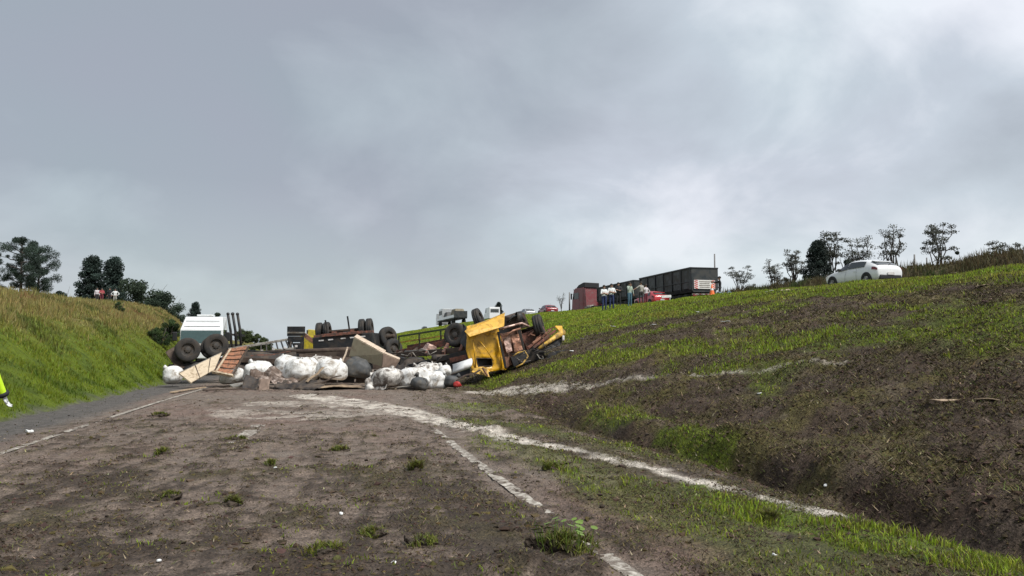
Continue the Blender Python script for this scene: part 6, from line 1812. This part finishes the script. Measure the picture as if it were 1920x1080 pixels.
g = stand(1250, 60)
solo('white_board', MB().box(g + Vector((0, 0, .42)), (.9, .06, .2), Euler((0, -.06, .2))).beam(g + Vector((-.3, 0, 0)), g + Vector((-.3, 0, .4)), .05, .05).beam(g + Vector((.3, 0, 0)), g + Vector((.3, 0, .4)), .05, .05), M_WHITEP, 'low white board on the grass right of the red car', 'board', bevel=.01)
def scrap(px, py, w, l, label, material, seed, dmax=120):
    p, d = gnd(px, py)
    if d > dmax: p = stand(px, 44)
    c = Vector((p.x, p.y, H(p.x, p.y)))
    if 'chip' in label or 'lump' in label:
        l *= .65; w *= .65; m = sack_mesh(seed + 400, l * .8, w * 1.1, w * .7, .8, .9, .1).jitter(w * .3, 14, seed)
        o = m.build('plastic_scrap', material, None, loc=c + Vector((0, 0, w * .2)), rot=(0, .2, seed * 1.3))
        return tag(o, label, 'scrap', 'scraps strewn over the slope')
    a = seed * 1.3; u = Vector((math.cos(a), math.sin(a), .0)) * l * .4; v = Vector((-math.sin(a), math.cos(a), .12)) * w / 2
    c.z += .02
    solo('plastic_scrap', sheet([c - u - v, c + u - v, c + u + v, c - u + v], 12, 6, .10 * max(w, .2), 5, seed, .0), material, label, 'scrap', 'scraps strewn over the slope', solid=.015, smooth=True)
for a in ((1446, 549, .35, 1.3, 'long twisted white sheet on the grass left of the white car', M_WHITEP, 3), (1476, 546, .45, .9, 'pale crumpled sheet just right of the long white one', M_TANP, 9),
          (1792, 517, .30, .75, 'pale yellow board on the grass at the upper right', M_TANP, 5), (1572, 534, .35, .6, 'dark scrap in front of the white car', M_TARPD, 7), (1606, 531, .2, .35, 'small pale scrap beside the front wheel of the white car', M_BEIGEL, 11),
          (1842, 538, .22, .5, 'tan scrap on the torn soil at the upper right', M_PLY, 13), (1156, 614, .28, .9, 'long white scrap on the slope below the people', M_WHITEP, 15), (1228, 609, .22, .45, 'small white scrap below the red car', M_WHITEP, 17),
          (1310, 586, .2, .3, 'white scrap below the rear dump trailer', M_WHITEP, 19), (1362, 607, .22, .45, 'white scrap on the torn strip below the traffic cone', M_WHITEP, 21), (1096, 636, .22, .7, 'pale strip in the skid mark right of the yellow cab', M_GREYST, 23),
          (1072, 663, .16, .22, 'tiny white scrap right of the yellow cab', M_WHITEP, 25), (1550, 935, .06, .14, 'small white chip in the ditch', M_WHITEP, 27), (56, 812, .16, .26, 'small white lump on the left lane', M_WHITEP, 29),
          (516, 884, .05, .12, 'white chip next to the second grass clump', M_WHITEP, 31), (640, 972, .05, .09, 'white chip in the middle of the near mud', M_WHITEP, 33), (298, 1064, .05, .09, 'white chip near the bottom left corner', M_WHITEP, 35), (738, 1070, .05, .09, 'white chip at the bottom edge', M_WHITEP, 37),
          (1452, 1056, .06, .11, 'white stone-like chip at the lower right', M_WHITEP, 39), (1425, 742, .10, .2, 'pale chip on the torn slope', M_WHITEP, 41), (1780, 757, .10, .6, 'pale splinter lying in the dark soil at right', M_PLY, 43), (1860, 756, .10, .5, 'second pale splinter at the right edge', M_PLY, 45)):
    scrap(*a)
def tuft(px, py, r, n, label, seed, hgt=.10, soil=.05, broad=0):
    p, d = gnd(px, py); r *= .8
    rng = np.random.default_rng(seed)
    c = np.array([p.x, p.y, H(p.x, p.y)])
    t = thing('turf_clump', label, 'grass clump', tuple(c), (0, 0, 0), 'clumps of torn turf on the road')
    part(t, 'soil', sack_mesh(seed + 200, r * 1.5, r * 1.1, soil * 1.2, .9, .9, .3).jitter(r * .5, 7, seed).jitter(r * .18, 24, seed), mat('clump_soil', (.050, .037, .026), .95, var=.35, scale=20, bump=.8, bscale=50), world=False)
    n = int(n * .6); a = rng.uniform(0, 6.28, n); ca = rng.uniform(0, 6.28, 7); cq = rng.uniform(.1, .9, 7); pick = rng.integers(0, 7, n)
    bx = np.cos(ca[pick]) * cq[pick] * r + rng.normal(0, r * .16, n); by = (np.sin(ca[pick]) * cq[pick] * r + rng.normal(0, r * .16, n)); q = np.hypot(bx, by); a = np.arctan2(by, bx)
    P = np.stack([np.cos(a) * q, np.sin(a) * q * .8, np.clip(soil * .75 * (1 - (q / r) ** 2), 0, 1)], 1)
    tint = mix(C(.11, .145, .02) * np.ones((n, 1)), C(.18, .185, .04) * np.ones((n, 1)), rng.random(n))
    global RNG
    keep = RNG; RNG = rng
    o = blades('grass_blades', P, rng.uniform(.4, 1.0, n) * hgt, .006 + .0012 * d * np.ones(n), rng.uniform(.5, 1.15, n), jit(mix(tint, C(.10, .085, .04) * np.ones((n, 1)), (rng.random(n) < .35) * .9), n), M_BLADE, None, None, 2)
    RNG = keep
    del o['kind']
    o.parent = t
    for k in range(broad):
        b = rng.uniform(0, 6.28); q = r * rng.uniform(.3, .9); z = soil + rng.uniform(.02, .10)
        cc = Vector((math.cos(b) * q, math.sin(b) * q, z)); s = rng.uniform(.018, .035)
        m = MB(); ring_ = [cc + Vector((math.cos(e) * s, math.sin(e) * s * .8, .35 * s * math.sin(e + b))) for e in [i * math.pi / 4 for i in range(8)]]
        m.add(ring_, [tuple(range(8))]); m.tube([(cc.x * .8, cc.y * .8, 0), tuple(cc)], .003, 4)
        part(t, 'broad_leaf', m, mat('weed_leaf', (.12, .19, .03), .55, var=.2), world=False)
tuft(305, 856, .14, 260, 'bright grass clump nearest the left edge line', 1, .11)
tuft(433, 954, .13, 380, 'bright grass clump beside a dark clod in the near left mud', 2, .10)
tuft(782, 890, .11, 420, 'fresh green grass clump left of the right edge line', 3, .15)
tuft(702, 1012, .17, 420, 'yellowish grass clump low in the middle foreground', 4, .10)
tuft(505, 877, .13, 300, 'flattened grass clump left of the middle of the road', 5, .09)
tuft(640, 847, .20, 320, 'dark green grass clump behind the middle of the road', 6, .10)
tuft(446, 828, .20, 240, 'olive grass clump at the foot of the white centre dash', 7, .09)
tuft(297, 782, .30, 260, 'sparse grass clump near the left edge line, farther back', 8, .10)
tuft(1060, 1046, .36, 700, 'big heap of torn turf with weeds over the right edge line', 9, .12, .13, 26)
tuft(612, 1062, .22, 320, 'low straw and grass clump at the bottom edge, left of the middle', 10, .08)
tuft(320, 942, .18, 200, 'muddy clump with a little grass on the left half of the road', 11, .07, .06)
tuft(790, 1030, .20, 320, 'olive clump right of the yellowish one', 12, .07)
tuft(1030, 885, .16, 260, 'green clump between the edge line and the white powder trail', 13, .12)
tuft(1440, 985, .15, 420, 'fresh green clump at the left end of the verge grass', 14, .14)
